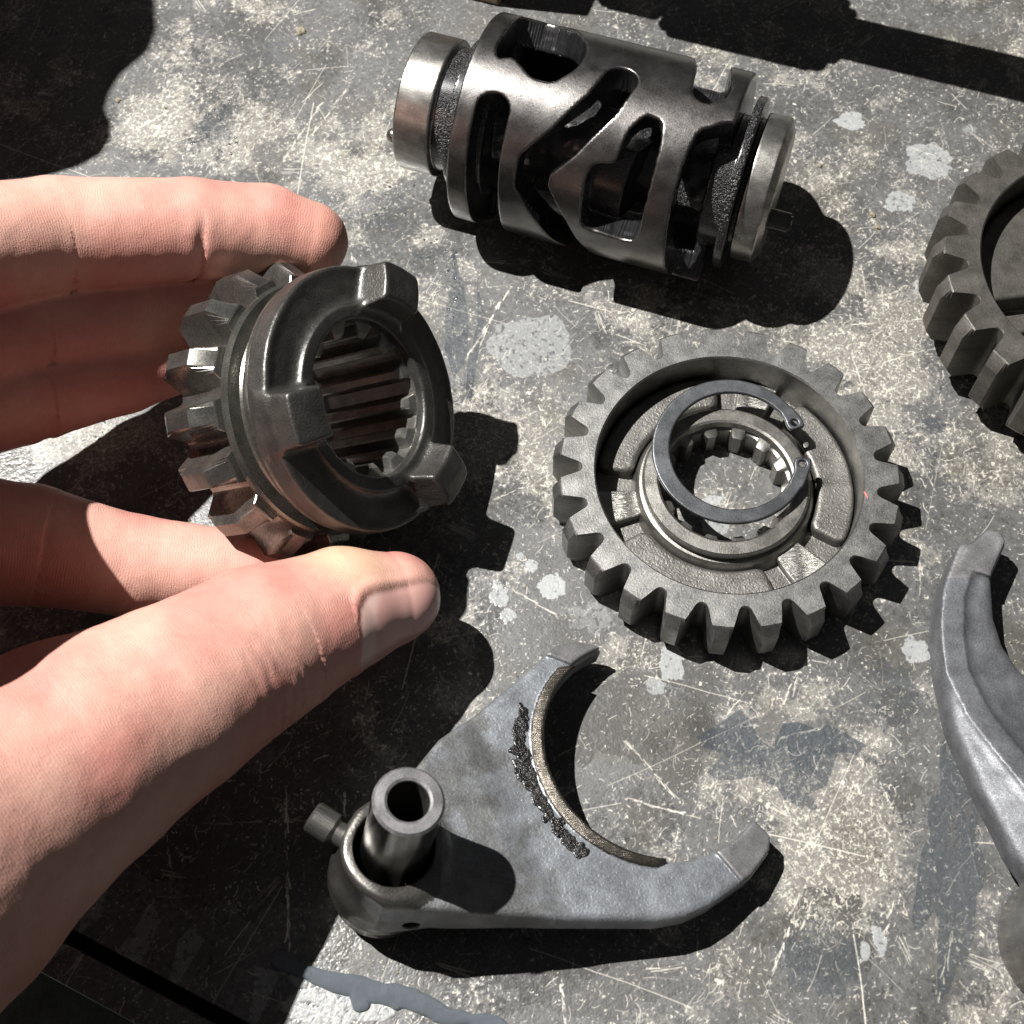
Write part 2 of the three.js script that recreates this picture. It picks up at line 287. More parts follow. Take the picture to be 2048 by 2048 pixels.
  const wh = (a) => `rgb(${a},0,0)`, bl = (a) => `rgb(0,${a},0)`, dk = (a) => `rgb(0,0,${a})`;
  for (const b of [[1700, 242, 32, 25, 205], [1858, 321, 52, 43, 170], [1800, 405, 35, 25, 170], [1103, 1173, 28, 26, 220], [1064, 1132, 13, 12, 215], [1040, 1112, 7, 7, 190], [999, 1190, 18, 22, 200], [1015, 1230, 16, 12, 170], [1831, 1301, 25, 24, 205], [1345, 1325, 22, 38, 190], [1425, 1000, 20, 12, 190], [1430, 1050, 30, 22, 150], [1310, 1370, 18, 16, 150], [1845, 575, 20, 18, 130], [680, 2010, 90, 34, 150], [600, 1955, 16, 18, 140], [1940, 260, 18, 12, 90], [364, 104, 6, 5, 250], [348, 97, 4, 3, 250], [316, 114, 5, 4, 250], [1760, 1880, 12, 22, 200], [1730, 1900, 8, 16, 190]]) blob(b[0], b[1], b[2], b[3], wh(b[4]), 0.15);
  blob(1060, 690, 92, 68, wh(110), 0.1); blob(1180, 1240, 36, 26, wh(60), 0.3);
  poly([[1392, 1470], [1440, 1450], [1480, 1418], [1505, 1440], [1515, 1480], [1540, 1490], [1560, 1450], [1600, 1445], [1640, 1460], [1655, 1445], [1690, 1465], [1732, 1490], [1715, 1510], [1680, 1505], [1660, 1540], [1650, 1570], [1600, 1590], [1565, 1600], [1555, 1575], [1500, 1555], [1470, 1560], [1440, 1560], [1415, 1540], [1450, 1510], [1405, 1495]], bl(235));
  poly([[905, 490], [925, 560], [940, 640], [930, 720], [905, 760], [885, 700], [890, 620], [900, 570]], bl(200)); poly([[955, 565], [970, 620], [968, 660], [950, 720], [945, 800], [928, 800], [935, 730], [955, 650]], bl(190));
  for (const b of [[1900, 1700, 50, 170, 190, 0.25], [1650, 1920, 70, 50, 150, 0], [440, 250, 46, 44, 150, 0], [540, 110, 60, 34, 110, 0], [1120, 90, 50, 60, 150, 0], [760, 420, 60, 50, 120, 0], [1520, 220, 45, 32, 120, 0], [1560, 1180, 60, 50, 90, 0], [1790, 1400, 60, 70, 120, 0], [1870, 850, 22, 16, 200, 0], [1330, 1390, 40, 30, 120, 0], [1100, 880, 40, 30, 110, 0], [1000, 1020, 30, 60, 90, 0], [1600, 1600, 30, 12, 220, 0.4], [860, 520, 40, 30, 110, 0]]) blob(b[0], b[1], b[2], b[3], bl(b[4]), 0.24, b[5]);
  for (const b of [[1120, 1420, 120, 110, 150], [1330, 1440, 90, 130, 140], [850, 1890, 110, 60, 130], [1180, 1960, 140, 60, 90], [500, 60, 60, 40, 60], [1000, 1440, 70, 50, 90], [1150, 1260, 60, 40, 110], [1720, 1280, 60, 70, 70], [1230, 620, 40, 20, 90], [640, 1500, 90, 60, 120], [480, 1650, 160, 120, 130], [1650, 1880, 70, 60, 160], [990, 1780, 60, 30, 120], [1800, 1410, 40, 30, 180], [1810, 1590, 26, 30, 150]]) blob(b[0], b[1], b[2], b[3], dk(b[4]), 0.28);
  for (const pts of [[[300, 1800], [322, 1837], [279, 1931], [232, 1909], [282, 1844]], [[384, 1855], [406, 1884], [351, 1971], [337, 1960], [362, 1877]], [[196, 1772], [214, 1779], [196, 1833], [156, 1870], [170, 1790]], [[510, 1930], [560, 1940], [540, 2010], [515, 2048], [500, 2040]]]) poly(pts, wh(95));
  for (let i = 0; i < 420; i++) { const x = rnd() * TS, y = rnd() * TS; q.fillStyle = wh(90 + 150 * rnd() | 0); q.beginPath(); q.ellipse(x, y, rr(0.6, 2.2), rr(0.5, 1.8), rnd() * 3, 0, 6.3); q.fill(); }
  const Pn = q.getImageData(0, 0, TS, TS).data;
  const col = new Uint8Array(TS * TS * 4), bmp = new Uint8Array(TS * TS * 4), rgh = new Uint8Array(TS * TS * 4);
  const enc = (x) => { x = clamp(x); return 255 * (x <= 0.0031308 ? 12.92 * x : 1.055 * Math.pow(x, 1 / 2.4) - 0.055); };
  const lut = new Uint8Array(2049).map((_, i) => enc(i / 2048)), en = (x) => lut[clamp(x) * 2048 | 0];
  for (let y = 0; y < TS; y++) for (let x = 0; x < TS; x++) {
    const o = (y * TS + x) * 4, wd = wornAt(x, y), mid = midG(x, y), fine = fbm(x / 5, y / 5 + 70, 2), px = vnoise(x / 1.6, y / 1.6);
    const ragged = (mid - 0.5) * 1.1 + (fine - 0.5) * 0.9;
    const wear = sst(0.46, 0.66, wd + ragged * 0.34 + (px - 0.5) * 0.14), fleck = sst(0.675, 0.745, fine * 0.7 + wd * 0.26 + (px - 0.5) * 0.3);
    const s = S[o] / 255, P0 = Pn[o] / 255, P1 = Pn[o + 1] / 255, P2 = Pn[o + 2] / 255, white = P0 * sst(0.16, 0.42, 0.6 + (fine - 0.5) * 0.9 - (1 - P0) * 0.2), blue = sst(0.22, 0.42, P1 * (0.75 + ragged * 0.9)) * (0.35 + 0.65 * P1), dark = clamp(P2 * 1.7) * sst(0.2, 0.5, 0.5 + ragged * 0.9);
    let r = 0.092, gg = 0.0915, b = 0.089;
    const tone = 0.62 + 0.56 * mid + 0.5 * (fine - 0.3) - 0.35 * sst(0.66, 0.8, fbm(x / 2.6 + 70, y / 2.6, 2)); r *= tone; gg *= tone; b *= tone;
    const put = (k, c0, c1, c2) => { r = mix(r, c0, k); gg = mix(gg, c1, k); b = mix(b, c2, k); };
    put(wear * 0.75, 0.205, 0.195, 0.173);
    put(sst(0.56, 0.72, oliveG(x, y)) * 0.28, 0.085, 0.078, 0.056);
    put(dark * 0.92, 0.05, 0.048, 0.043);
    put(blue * 0.85, 0.046, 0.054, 0.062);
    put(white * 0.95, 0.33, 0.345, 0.345);
    put(fleck * 0.8 * (1 - white) * (1 - blue * 0.7), 0.46, 0.437, 0.38);
    put(sst(0.72, 0.8, vnoise(x / 3.3 + 9, y / 3.3 + 90) * 0.8 + (1 - mid) * 0.3) * 0.55 * wear, 0.085, 0.08, 0.07);
    put(clamp(s * 1.25) * 0.92 * (1 - white * 0.6) * (1 - blue * 0.6), 0.58, 0.55, 0.48);
    const grain = 0.84 + 0.32 * px; r *= grain; gg *= grain; b *= grain;
    col[o] = en(r); col[o + 1] = en(gg); col[o + 2] = en(b); col[o + 3] = 255;
    const h = 110 + (mid - 0.5) * 60 + (fine - 0.5) * 60 + (px - 0.5) * 40 + white * 60 + blue * 26 - s * 80 - wear * 20;
    bmp[o] = bmp[o + 1] = bmp[o + 2] = clamp(h, 0, 255); bmp[o + 3] = 255;
    const oil = sst(0.5, 0.66, oilG(x, y));
    const ro = 0.55 - oil * 0.26 - blue * 0.14 + wear * 0.06 + s * 0.08 + (fine - 0.5) * 0.24;
    rgh[o] = rgh[o + 1] = rgh[o + 2] = 255 * clamp(ro, 0.14, 0.9); rgh[o + 3] = 255;
  }
  const mk = (d, srgb) => { const t = new THREE.DataTexture(d, TS, TS); t.wrapS = t.wrapT = THREE.MirroredRepeatWrapping; t.magFilter = THREE.LinearFilter; t.minFilter = THREE.LinearMipmapLinearFilter; t.generateMipmaps = true; if (srgb) t.colorSpace = THREE.SRGBColorSpace; t.needsUpdate = true; return t; };
  return [mk(col, true), mk(bmp), mk(rgh)];
}
const [bCol, bBump, bRough] = benchTextures();
console.log('bench textures');
const benchMat = new THREE.MeshPhysicalMaterial({ map: bCol, bumpMap: bBump, bumpScale: 0.00022, roughnessMap: bRough, roughness: 1, metalness: 0 });
benchMat.name = 'scratched grey bench paint';
// the front edge of the bench runs obliquely; s along it, t into the bench
const eA = W(110, 1850), eB = W(480, 2048), eDir = eB.clone().sub(eA).setY(0).normalize(), eIn = new THREE.Vector3(eDir.z, 0, -eDir.x);
const gapW = W(270, 2048).sub(eA).setY(0).dot(eIn);   // distance from the slot to the outer edge (negative: outwards)
function slab(t0, t1, s0, s1, y0, y1, bev = 0.4) {
  const sh = new THREE.Shape(); const at = (s, t) => eA.clone().addScaledVector(eDir, s).addScaledVector(eIn, t);
  [[s0, t0], [s1, t0], [s1, t1], [s0, t1]].forEach(([s, t], i) => { const p = at(s, t); i ? sh.lineTo(p.x, -p.z) : sh.moveTo(p.x, -p.z); });
  const g = new THREE.ExtrudeGeometry(sh, { depth: y1 - y0 - 2 * bev, bevelEnabled: true, bevelThickness: bev, bevelSize: bev, bevelOffset: -bev, bevelSegments: 2, curveSegments: 1 });
  g.rotateX(-Math.PI / 2).translate(0, y0 + bev, 0);
  const p = g.attributes.position, uv = g.attributes.uv;
  for (let i = 0; i < p.count; i++) uv.setXY(i, (p.getX(i) - TX0) / TSPAN, (p.getZ(i) + p.getY(i) - TZ0) / TSPAN);
  return mmGeo(g);
}
const bench = new THREE.Group(); bench.name = 'workbench'; bench.userData = { kind: 'structure' }; scene.add(bench);
part('bench_top', slab(0.8, 620, -420, 620, -24, 0), benchMat, bench);
part('bench_edge_rail', slab(gapW, -1.9, -420, 620, -24, 0.4, 0.7), benchMat, bench);
const railMat = metal({ name: 'dark bench frame steel', color: [0.09, 0.09, 0.09], metal: 0.7, rough: 0.6 });
part('bench_frame', slab(gapW + 1, 600, -400, 600, -60, -25), railMat, bench);
const shelfMat = new THREE.MeshStandardMaterial({ color: new THREE.Color().setRGB(0.15, 0.163, 0.15), roughness: 0.7, map: tiled(wearTex, 0.1) }); shelfMat.name = 'grey-green shelf paint';
part('bench_shelf', slab(gapW - 130, gapW + 0.8, -400, 600, -62, -52), shelfMat, bench);
for (const [s, t] of [[-380, 10], [580, 10], [-380, 580], [580, 580]]) part('bench_leg', slab(t, t + 40, s, s + 40, -800, -61), railMat, bench);
const floorMat = new THREE.MeshStandardMaterial({ color: new THREE.Color().setRGB(0.2, 0.21, 0.195), roughness: 0.9, map: tiled(wearTex, 0.4) });
const floor = part('floor', new THREE.BoxGeometry(6, 0.04, 6), floorMat, scene); floor.position.y = -0.821; floor.userData.kind = 'structure';
{ // a bead of blue-grey paint dried on the bench
  const line = [[560, 1915], [590, 1935], [640, 1955], [700, 1972], [780, 1990], [850, 2005], [900, 2030], [960, 2045], [1020, 2075], [1080, 2100]].map(([u, v]) => { const p = W(u, v, 0); return [p.x, p.z]; });
  line.push([line[9][0] + 4, line[9][1] + 2]); const drip = [[710, 1978], [722, 2006]].map(([u, v]) => { const p = W(u, v, 0); return [p.x, p.z]; });
  const bead = (x, y, z) => { const w = 0.5 + 2.6 * fbm(x * 0.16 + 20, z * 0.16 + 20, 3), h = 0.7 + 0.9 * fbm(x * 0.3 + 60, z * 0.3 + 60, 3), d = Math.min(pathSD(line, x, z) + 0.7 * (fbm(x * 0.5 + 5, z * 0.5 + 5, 2) - 0.5), pathSD(drip, x, z) + 0.4); return (Math.hypot(d / w, y / h) - 1) * Math.min(w, h); };
  const xs = line.map((p) => p[0]), zs = line.map((p) => p[1]), g = sdfMesh((x, y, z) => Math.max(bead(x, y, z), -0.15 - y), [Math.min(...xs) - 3, -0.4, Math.min(...zs) - 3], [Math.max(...xs) + 2, 2.2, Math.max(...zs) + 3], 0.22)[0];
  const pm = new THREE.MeshPhysicalMaterial({ color: new THREE.Color().setRGB(0.15, 0.172, 0.195), roughness: 0.3, bumpMap: tiled(castTex, 1), bumpScale: 0.0001 }); pm.name = 'dried blue-grey paint';
  part('dried_paint_bead', g, pm, bench);
}
console.log('bench');

// ---------- the gear lying flat ----------
const TOOTH23 = [[0, 37.7], [0.29, 37.7], [0.36, 37.1], [0.44, 36.05], [0.54, 34.6], [0.63, 33.3], [0.71, 32.3], [0.79, 31.75], [0.88, 31.5], [1, 31.4]];
function spurGear(root, o) {
  const { A, R, T } = toothed(o.n, o.phase, o.shape), { y0, y1, clip, ch } = o;
  const ring = (c, y) => (t, i) => [Math.min(R[i], c), y], half = o.rootR + 0.5;
  const rings = [circleR(o.in0, y0 + 0.3), circleR(o.rootR - 1.6, y0), ring(clip, y0), ring(99, y0 + ch), ring(99, y1 - ch), ring(clip + 0.1, y1 - 0.24), (t, i) => [Math.min(R[i], clip) - 0.24, y1], circleR(o.rootR - 1.6, y1), circleR(o.recess + 0.35, y1), circleR(o.recess, y1 - 0.35), circleR(o.recess - 0.1, o.deep)];
  const cl = (j, i) => (j >= 1 && j <= 6) ? 't' + T[i] : (j <= 7 ? 'body' : 'wall');
  const g = polarLoft(A, rings, cl, 26);
  part('rim', g.body, o.face, root); part('recess_wall', g.wall, o.wallMat ?? o.face, root);
  for (let k = 0; k < o.n; k++) part('tooth', g['t' + k], o.tooth, root);
}
function webMesh(o) {   // raised pads, lugs and slots round a hub
  const sector = (x, z, c, hw, r0, r1) => { const r = Math.hypot(x, z), a = Math.abs(wrapA(Math.atan2(z, x) - c * D2R)), d1 = (a - hw * D2R) * r; const rm = (r0 + r1) / 2, q0 = Math.max(d1 + 2.2, 0), q1 = Math.max(Math.abs(r - rm) - (r1 - r0) / 2 + 2.2, 0); return Math.hypot(q0, q1) - 2.2 + Math.min(0, Math.max(d1 + 2.2, Math.abs(r - rm) - (r1 - r0) / 2 + 2.2)); };
  const f = (x, y, z) => {
    const r = Math.hypot(x, z); let d = Math.max(r - o.r1 - 0.2, o.r0 - r, y - o.base, 0.4 + o.low - y);
    for (const c of o.pads) { const s = sector(x, z, c, o.padW, o.r0 + 1.2, o.r1 - 0.2), e = smax(s, y - o.padY - 0.0 * r, 1.2); d = Math.min(d, Math.max(e, o.low + 0.4 - y)); }
    for (const c of o.lugs) { const a = Math.abs(wrapA(Math.atan2(z, x) - c * D2R)), s = Math.max((a - o.lugW * D2R) * r, r - o.r1 - 0.1, o.r0 - r); d = Math.min(d, Math.max(smax(s, y - o.lugY, 0.7), o.low + 0.4 - y)); }
    return d;
  };
  const key = (x, y, z) => { for (const c of o.lugs) if (Math.abs(wrapA(Math.atan2(z, x) - c * D2R)) < (o.lugW + 0.5) * D2R && y > o.base + 0.6) return 'lug' + c; for (const c of o.pads) if (y > o.base + 0.3 && Math.abs(wrapA(Math.atan2(z, x) - c * D2R)) < (o.padW + 2) * D2R) return 'pad' + c; return 'web'; };
  return sdfMesh(f, [-o.r1 - 1, o.low - 0.5, -o.r1 - 1], [o.r1 + 1, Math.max(o.padY, o.lugY) + 1.2, o.r1 + 1], 0.4, key);
}
const flat = thing('spur_gear', 'grey steel gear lying flat with a snap ring resting on its hub', 'gear', 'gears');
place(flat, new THREE.Vector3(46.5, 0, -1.2));
spurGear(flat, { n: 23, phase: -90 * D2R, shape: TOOTH23, y0: 0.02, y1: 14, clip: 36.05, ch: 3, rootR: 31.4, in0: 22, recess: 28.4, deep: 2.2, face: M.gearFace, tooth: M.gearFace, wallMat: M.gearTooth });
{
  const pads = [112, 232, 352], lugs = [52, 172, 292], g = webMesh({ pads, lugs, padW: 40, lugW: 9, r0: 18.8, r1: 28.3, base: 3.4, padY: 6.6, lugY: 5.8, low: 0 });
  part('web', g.web, M.web, flat);
  for (const c of pads) part('raised_pad', g['pad' + c], M.web, flat);
  for (const c of lugs) part('drive_lug', g['lug' + c], M.lug, flat);
  const { A, R } = toothed(14, 0.1, [[0, 12.35], [0.32, 12.35], [0.42, 12.6], [0.55, 13.7], [0.65, 13.95], [1, 13.95]]);
  const sp = (y, add = 0) => (t, i) => [R[i] + add, y], cl = (j) => (j < 12 ? 'hub' : 'spline');
  const h = polarLoft(A, [circleR(21.4, 2.6), circleR(20.2, 3.4), circleR(19.6, 5), circleR(19.2, 6.4), circleR(18.6, 7), circleR(17.2, 7.2), circleR(17.2, 7.9), circleR(18.1, 8.1), circleR(18.1, 9), circleR(17.6, 9.5), circleR(15, 9.6), circleR(14.5, 9.3), circleR(14.3, 7.6), (t, i) => [Math.max(R[i] + 0.9, 13.2), 7], sp(6.6), sp(0.4), circleR(15.5, 0.1)], cl, 30);
  part('hub', h.hub, M.hub, flat); part('spline_bore', h.spline, M.spline, flat);
  const dab = new THREE.SphereGeometry(1, 14, 8); dab.scale(0.3, 0.08, 1.0); dab.rotateZ(0.5).rotateY(0.3).translate(28.1, 14.0, 7.1); const red = new THREE.MeshStandardMaterial({ color: new THREE.Color().setRGB(0.3, 0.045, 0.03), roughness: 0.5 }); red.name = 'red paint';
  part('red_paint_mark', mmGeo(dab), red, flat);
}
{ // snap ring
  const clip = thing('snap_ring', 'thin open blued snap ring with two eyelets resting on the gear hub', 'snap ring');
  const ends = [-17 * D2R, 9 * D2R], holes = ends.map((a, i) => { const b = a + (i ? 0.1 : -0.1); return [15.2 * Math.cos(b), 15.2 * Math.sin(b)]; });
  const f = (x, y, z) => {
    const r = Math.hypot(x, z), a = Math.atan2(z, x), w = 1.62 - 0.3 * Math.cos(a) * (Math.abs(a) > 0.6 ? 1 : 0.2);
    let d = Math.abs(r - 15.35) - w; for (const [hx, hz] of holes) d = smin(d, Math.hypot(x - hx, z - hz) - 1.75, 0.8);
    const mid = (ends[0] + ends[1]) / 2, gap = (Math.abs(wrapA(a - mid)) - (ends[1] - ends[0]) / 2) * r; if (x > 0) d = smax(d, -gap, 0.5);
    for (const [hx, hz] of holes) d = Math.max(d, 0.75 - Math.hypot(x - hx, z - hz));
    return smax(d, Math.abs(y) - 0.55, 0.35);
  };
  const g = sdfMesh(f, [-18.5, -1.2, -18.5], [18.5, 1.2, 18.5], 0.26, (x, y, z) => (holes.some(([hx, hz]) => Math.hypot(x - hx, z - hz) < 2.1) ? (z < -1 ? 'e0' : 'e1') : 'ring'));
  part('ring', g.ring, M.clip, clip); part('eyelet', g.e0, M.clip, clip); part('eyelet', g.e1, M.clip, clip);
  place(clip, new THREE.Vector3(47.9, 12.7, -6.6)); clip.rotation.set(5.2 * D2R, 0, 0.6 * D2R);
}
// ---------- the darker gear at the edge of the bench ----------
const side = thing('spur_gear', 'dark oily steel gear raised on its hub beside three white paint spots', 'gear', 'gears');
place(side, new THREE.Vector3(136.5, 0, -43.5));
spurGear(side, { n: 23, phase: -121 * D2R - 0.02, shape: TOOTH23.map(([a, r]) => [a, r * 1.077]), y0: 5.5, y1: 24, clip: 38.85, ch: 3, rootR: 33.8, in0: 20, recess: 30.7, deep: 8, face: M.darkGear, tooth: M.darkGear });
{
  const g = webMesh({ pads: [100, 220, 340], lugs: [160], padW: 46, lugW: 6, r0: 14, r1: 30.6, base: 11, padY: 16.5, lugY: 14, low: 7 });
  part('web', g.web, M.darkGear, side); for (const c of [100, 220, 340]) part('raised_pad', g['pad' + c], M.darkGear, side); part('drive_lug', g.lug160, M.darkGear, side);
  const A = Array.from({ length: 96 }, (_, i) => i / 96 * 2 * Math.PI);
  part('hub', polarLoft(A, [circleR(12, 0.02), circleR(24, 0.02), circleR(24.5, 0.5), circleR(24.5, 9), circleR(16, 9), circleR(16, 21), circleR(15.6, 21.4), circleR(12.4, 21.4), circleR(12, 21), circleR(12, 0.02)]).w ?? polarLoft(A, [circleR(12, 0.02), circleR(24, 0.02), circleR(24.5, 0.5), circleR(24.5, 9), circleR(16, 9), circleR(16, 21), circleR(15.6, 21.4), circleR(12.4, 21.4), circleR(12, 21), circleR(12, 0.02)])[0], M.darkGear, side);
}
console.log('flat gears');

// ---------- the gear held in the hand ----------
const held = thing('dog_gear', 'small dark gear with three dogs pinched between finger and thumb', 'gear', 'gears');
const heldO = W(736, 797, 38);
{
  const los = CAM.clone().sub(heldO).normalize(), x = camR.clone().addScaledVector(los, -camR.dot(los)).normalize(), y = los.clone().cross(x);
  const tilt = 47 * D2R, up = 12 * D2R, axis = los.clone().multiplyScalar(Math.cos(tilt)).addScaledVector(x, Math.sin(tilt) * Math.cos(up)).addScaledVector(y, Math.sin(tilt) * Math.sin(up));
  const eX = x.clone().multiplyScalar(Math.cos(up)).addScaledVector(y, Math.sin(up)); eX.addScaledVector(axis, -eX.dot(axis)).normalize();
  const eZ = eX.clone().cross(axis);
  held.quaternion.setFromRotationMatrix(new THREE.Matrix4().makeBasis(eX, axis, eZ)); place(held, heldO);
  const dogs = [-64, 56, 178];
  const f = (X, Y, Z) => {
    const r = Math.hypot(X, Z), th = Math.atan2(Z, X);
    const top = 0.2 - 0.6 * sst(17.5, 21, r) * sst(28, 23.5, r);
    let d = smax(r - 26.8, smax(Y - top, -5.6 - Y, 0.6), 1.1);
    d = smin(d, Math.max(r - 18.6, Y - 1.0, -5.6 - Y), 1.6);
    for (const c of dogs) {
      const a = wrapA(th - c * D2R), t = a * r, h = 7.0, w = 4.9 + 0.1 * (h - Y);
      const q = smax(smax(Math.abs(t) - w, r - 27.1, 1.0), smax(17.6 + 0.2 * Math.max(Y, 0) - r, smax(Y - h, -3 - Y, 0.5), 0.9), 0.8);
      d = smin(d, smax(q, Y - (h + 0.3 - 0.3 * (r - 22)), 0.5), 1.5);
    }
    d = smax(d, 15.7 - r, 0.9);
    return d + 0.08 * (noise3(X * 0.7 + 50, Y * 0.7 + 50, Z * 0.7 + 50) - 0.5);
  };
  const g = sdfMesh(f, [-30, -7, -30], [30, 9.5, 30], 0.5, (X, Y, Z) => { if (Y > 1.2) { const th = Math.atan2(Z, X); for (let k = 0; k < 3; k++) if (Math.abs(wrapA(th - dogs[k] * D2R)) < 0.45 && Math.hypot(X, Z) > 16.5) return 'dog' + k; } return 'flange'; });
  part('flange', g.flange, M.heldCast, held); for (let k = 0; k < 3; k++) part('dog', g['dog' + k], M.heldCast, held);
  const C = Array.from({ length: 144 }, (_, i) => i / 144 * 2 * Math.PI), lathe = (list) => polarLoft(C, list.map(([r, yy]) => circleR(r, yy)), undefined, 28)[0];
  part('groove_collar', lathe([[16, -5.4], [26.0, -5.5], [26.2, -5.9], [26.2, -6.7], [25.7, -7.1], [22.9, -7.3], [22.6, -7.8], [22.6, -11.2], [22.9, -11.7], [25.6, -11.9], [26.1, -12.3], [26.1, -13.4], [25.4, -14]].reverse()), M.heldCollar, held);
  const T16 = [[0, 31], [0.27, 31], [0.34, 30.3], [0.42, 29.1], [0.5, 27.9], [0.59, 26.6], [0.68, 25.5], [0.78, 24.7], [0.88, 24.35], [1, 24.3]];
  const { A, R, T } = toothed(16, 96 * D2R, T16), ring = (c, yy) => (t, i) => [Math.min(R[i], c), yy];
  const tg = polarLoft(A, [circleR(15, -27), circleR(23, -27), ring(28.9, -27), ring(99, -24), ring(99, -17.6), ring(27.7, -13.75), (t, i) => [Math.min(R[i], 27.6) - 0.25, -13.55], circleR(23, -13.5)], (j, i) => (j >= 2 && j <= 6 ? 't' + T[i] : 'body'), 24);
  part('toothed_body', tg.body, M.heldTooth, held); for (let k = 0; k < 16; k++) part('tooth', tg['t' + k], M.heldTooth, held);
  const S = toothed(13, 0.2, [[0, 12.8], [0.24, 12.8], [0.36, 13.1], [0.56, 15.2], [0.66, 15.6], [1, 15.6]]);
  const bore = polarLoft(S.A, [circleR(15, -27), (t, i) => [S.R[i], -26.5], (t, i) => [S.R[i], -2.2], (t, i) => [Math.max(S.R[i], 13.8), -1.5], circleR(15.7, -1.2), circleR(15.75, -0.2)].reverse(), undefined, 24)[0];
  part('spline_bore', bore, M.spline, held);
}
console.log('held gear');

// ---------- the slotted selector drum ----------
const drum = thing('shift_drum', 'oily slotted steel drum with cam tracks lying on its side', 'drum');
{
  place(drum, new THREE.Vector3(21.2, 24, -83.1)); drum.rotation.y = -21 * D2R;
  const R = 24, deg0 = (l) => l.map(([s, t]) => [s, t * D2R * R]), cut = (p) => p.flatMap((a, i) => { const b = p[(i + 1) % p.length]; return [[mix(a[0], b[0], 0.16), mix(a[1], b[1], 0.16)], [mix(a[0], b[0], 0.84), mix(a[1], b[1], 0.84)]]; }), deg = (l) => cut(deg0(l));
  const W1 = deg([[-22.2, -44], [-16, -52], [-10.4, -44.6], [-3.0, -14.1], [-3.5, 2.1], [-7.7, 14.6], [-12.5, 14.3], [-17.9, 5.0], [-21.2, 7.8], [-22.4, 1.5], [-22.0, -18.1]]);
  const W2 = deg([[14.5, 18.7], [18.0, 20.3], [19.0, 32.1], [19.1, 53.6], [18.8, 81.2], [17.3, 91.0], [6.3, 88.8], [5.4, 84.1], [4.9, 57.3], [6.1, 49.8], [11.0, 46.3], [11.2, 36.6], [12.0, 27.8]]);
  const W3 = deg([[26.0, 20.5], [25.1, 38.0], [24.6, 56.4], [25.4, 100], [27, 130], [36, 130], [36, 11], [31.6, 11.6]]);
  const N1 = deg([[21, -22], [21.5, -8.2], [22.3, 1], [25.6, 5], [29.4, -1.8], [30, -11.8], [28.2, -26], [27, -44], [27, -86], [15, -86], [18.5, -45]]);
  const G1 = deg0([[-18.6, 36], [-18.6, 60], [-18, 100], [-18, 150]]), G2 = deg0([[6.4, 3.3], [4.4, 19.3], [-1.5, 42.8], [-6.8, 58.3], [-6.9, 70.1], [-1.4, 92.2], [4.5, 126.3], [4.5, 160]]);
  const W4 = deg([[-1, -70], [8, -75], [9, -50], [2, -48]]), W5 = deg([[-22, 170], [20, 176], [20, 230], [-22, 240]]);
  const f = (x, y, z) => {
    const r = Math.hypot(y, z); let th = Math.atan2(z, y) / D2R; if (th < -110) th += 360; const t = th * D2R * R;
    let body = smax(r - R, Math.max(-27 - x, x - 33), 0.7);
    if (r > R - 16 && r < R + 4) {
      const bx = smax(-(r - (R - 6.5)), 0, 0.01);
      const track = Math.min(pathSD(G1, x, t) - 3.7, pathSD(G2, x, t) - 3.7);
      body = smax(body, -Math.max(track, R - 6.5 - r), 0.5);
      const win = Math.min(polySD(W1, x, t), polySD(W2, x, t), polySD(W3, x, t), polySD(N1, x, t), polySD(W4, x, t), polySD(W5, x, t)) + 0.25 * (noise3(x * 0.8 + 30, y * 0.8 + 30, z * 0.8 + 30) - 0.5);
      body = smax(body, -Math.max(win, 12 - r), 0.5);
    } else if (r <= R - 16) body = Math.max(body, r - R);
    // hollow casting inside, left closed round the tracks
    const hollow = Math.max(r - 17.3, -21 - x, x - 30, 9.5 - r); body = smax(body, -hollow, 0.8);
    let d = Math.min(body, Math.max(r - 9.6 - 0.5 * noise3(x * 0.5 + 9, y * 0.5 + 9, z * 0.5 + 9), -30 - x, x - 38));
    const slope = Math.max(Math.abs(x - 12 + 0.2 * z) - 4.2, r - 18.5, -z - 30 + 0 * y, Math.abs(wrapA(Math.atan2(z, y) - 66 * D2R)) * r - 9); d = Math.min(d, slope);
    d = smin(d, Math.max(r - 17.3, -30.5 - x, x + 26), 1.2);
    d = Math.min(d, smax(r - 16, Math.max(-43.4 - x, x + 34.6), 0.5));
    d = Math.min(d, Math.max(r - 14.4, -36 - x, x + 29));
    d = Math.min(d, smax(r - 15, Math.max(30 - x, x - 39), 0.6));
    d = Math.min(d, smax(r - 19.5, Math.max(35.2 - x, x - 37.3), 0.4));
    d = Math.min(d, smax(smax(r - 16.6, Math.max(38.4 - x, x - 45), 0.4), r - 15.4 - (44.2 - x) * 2, 0.3));
    return d;
  };
  const key = (x, y, z) => { const r = Math.hypot(y, z); if (x < -34.2) return 'left'; if (x > 38) return 'right'; if (x > 34.8) return 'ring'; if (x < -27.4) return 'neck'; return r > R - 0.75 && x < 33.5 ? 'shell' : 'core'; };
  const g = sdfMesh(f, [-45, -26, -26], [47, 26, 26], 0.5, key, (cx, cy, cz) => { const a0 = Math.atan2(cz, cy); return (x, y, z) => [x, (a0 + wrapA(Math.atan2(z, y) - a0)) * 24]; });
  part('slotted_shell', g.shell, M.drum, drum); part('oily_core', g.core, M.drumOil, drum); part('bearing_journal', g.left, M.bright, drum); part('neck', g.neck, M.drumOil, drum); part('stop_ring', g.ring, M.drumOil, drum); part('end_disc', g.right, M.bright, drum);
  const pinG = (r, l) => { const c = new THREE.CylinderGeometry(r, r, l, 24); c.rotateZ(Math.PI / 2); return c; };
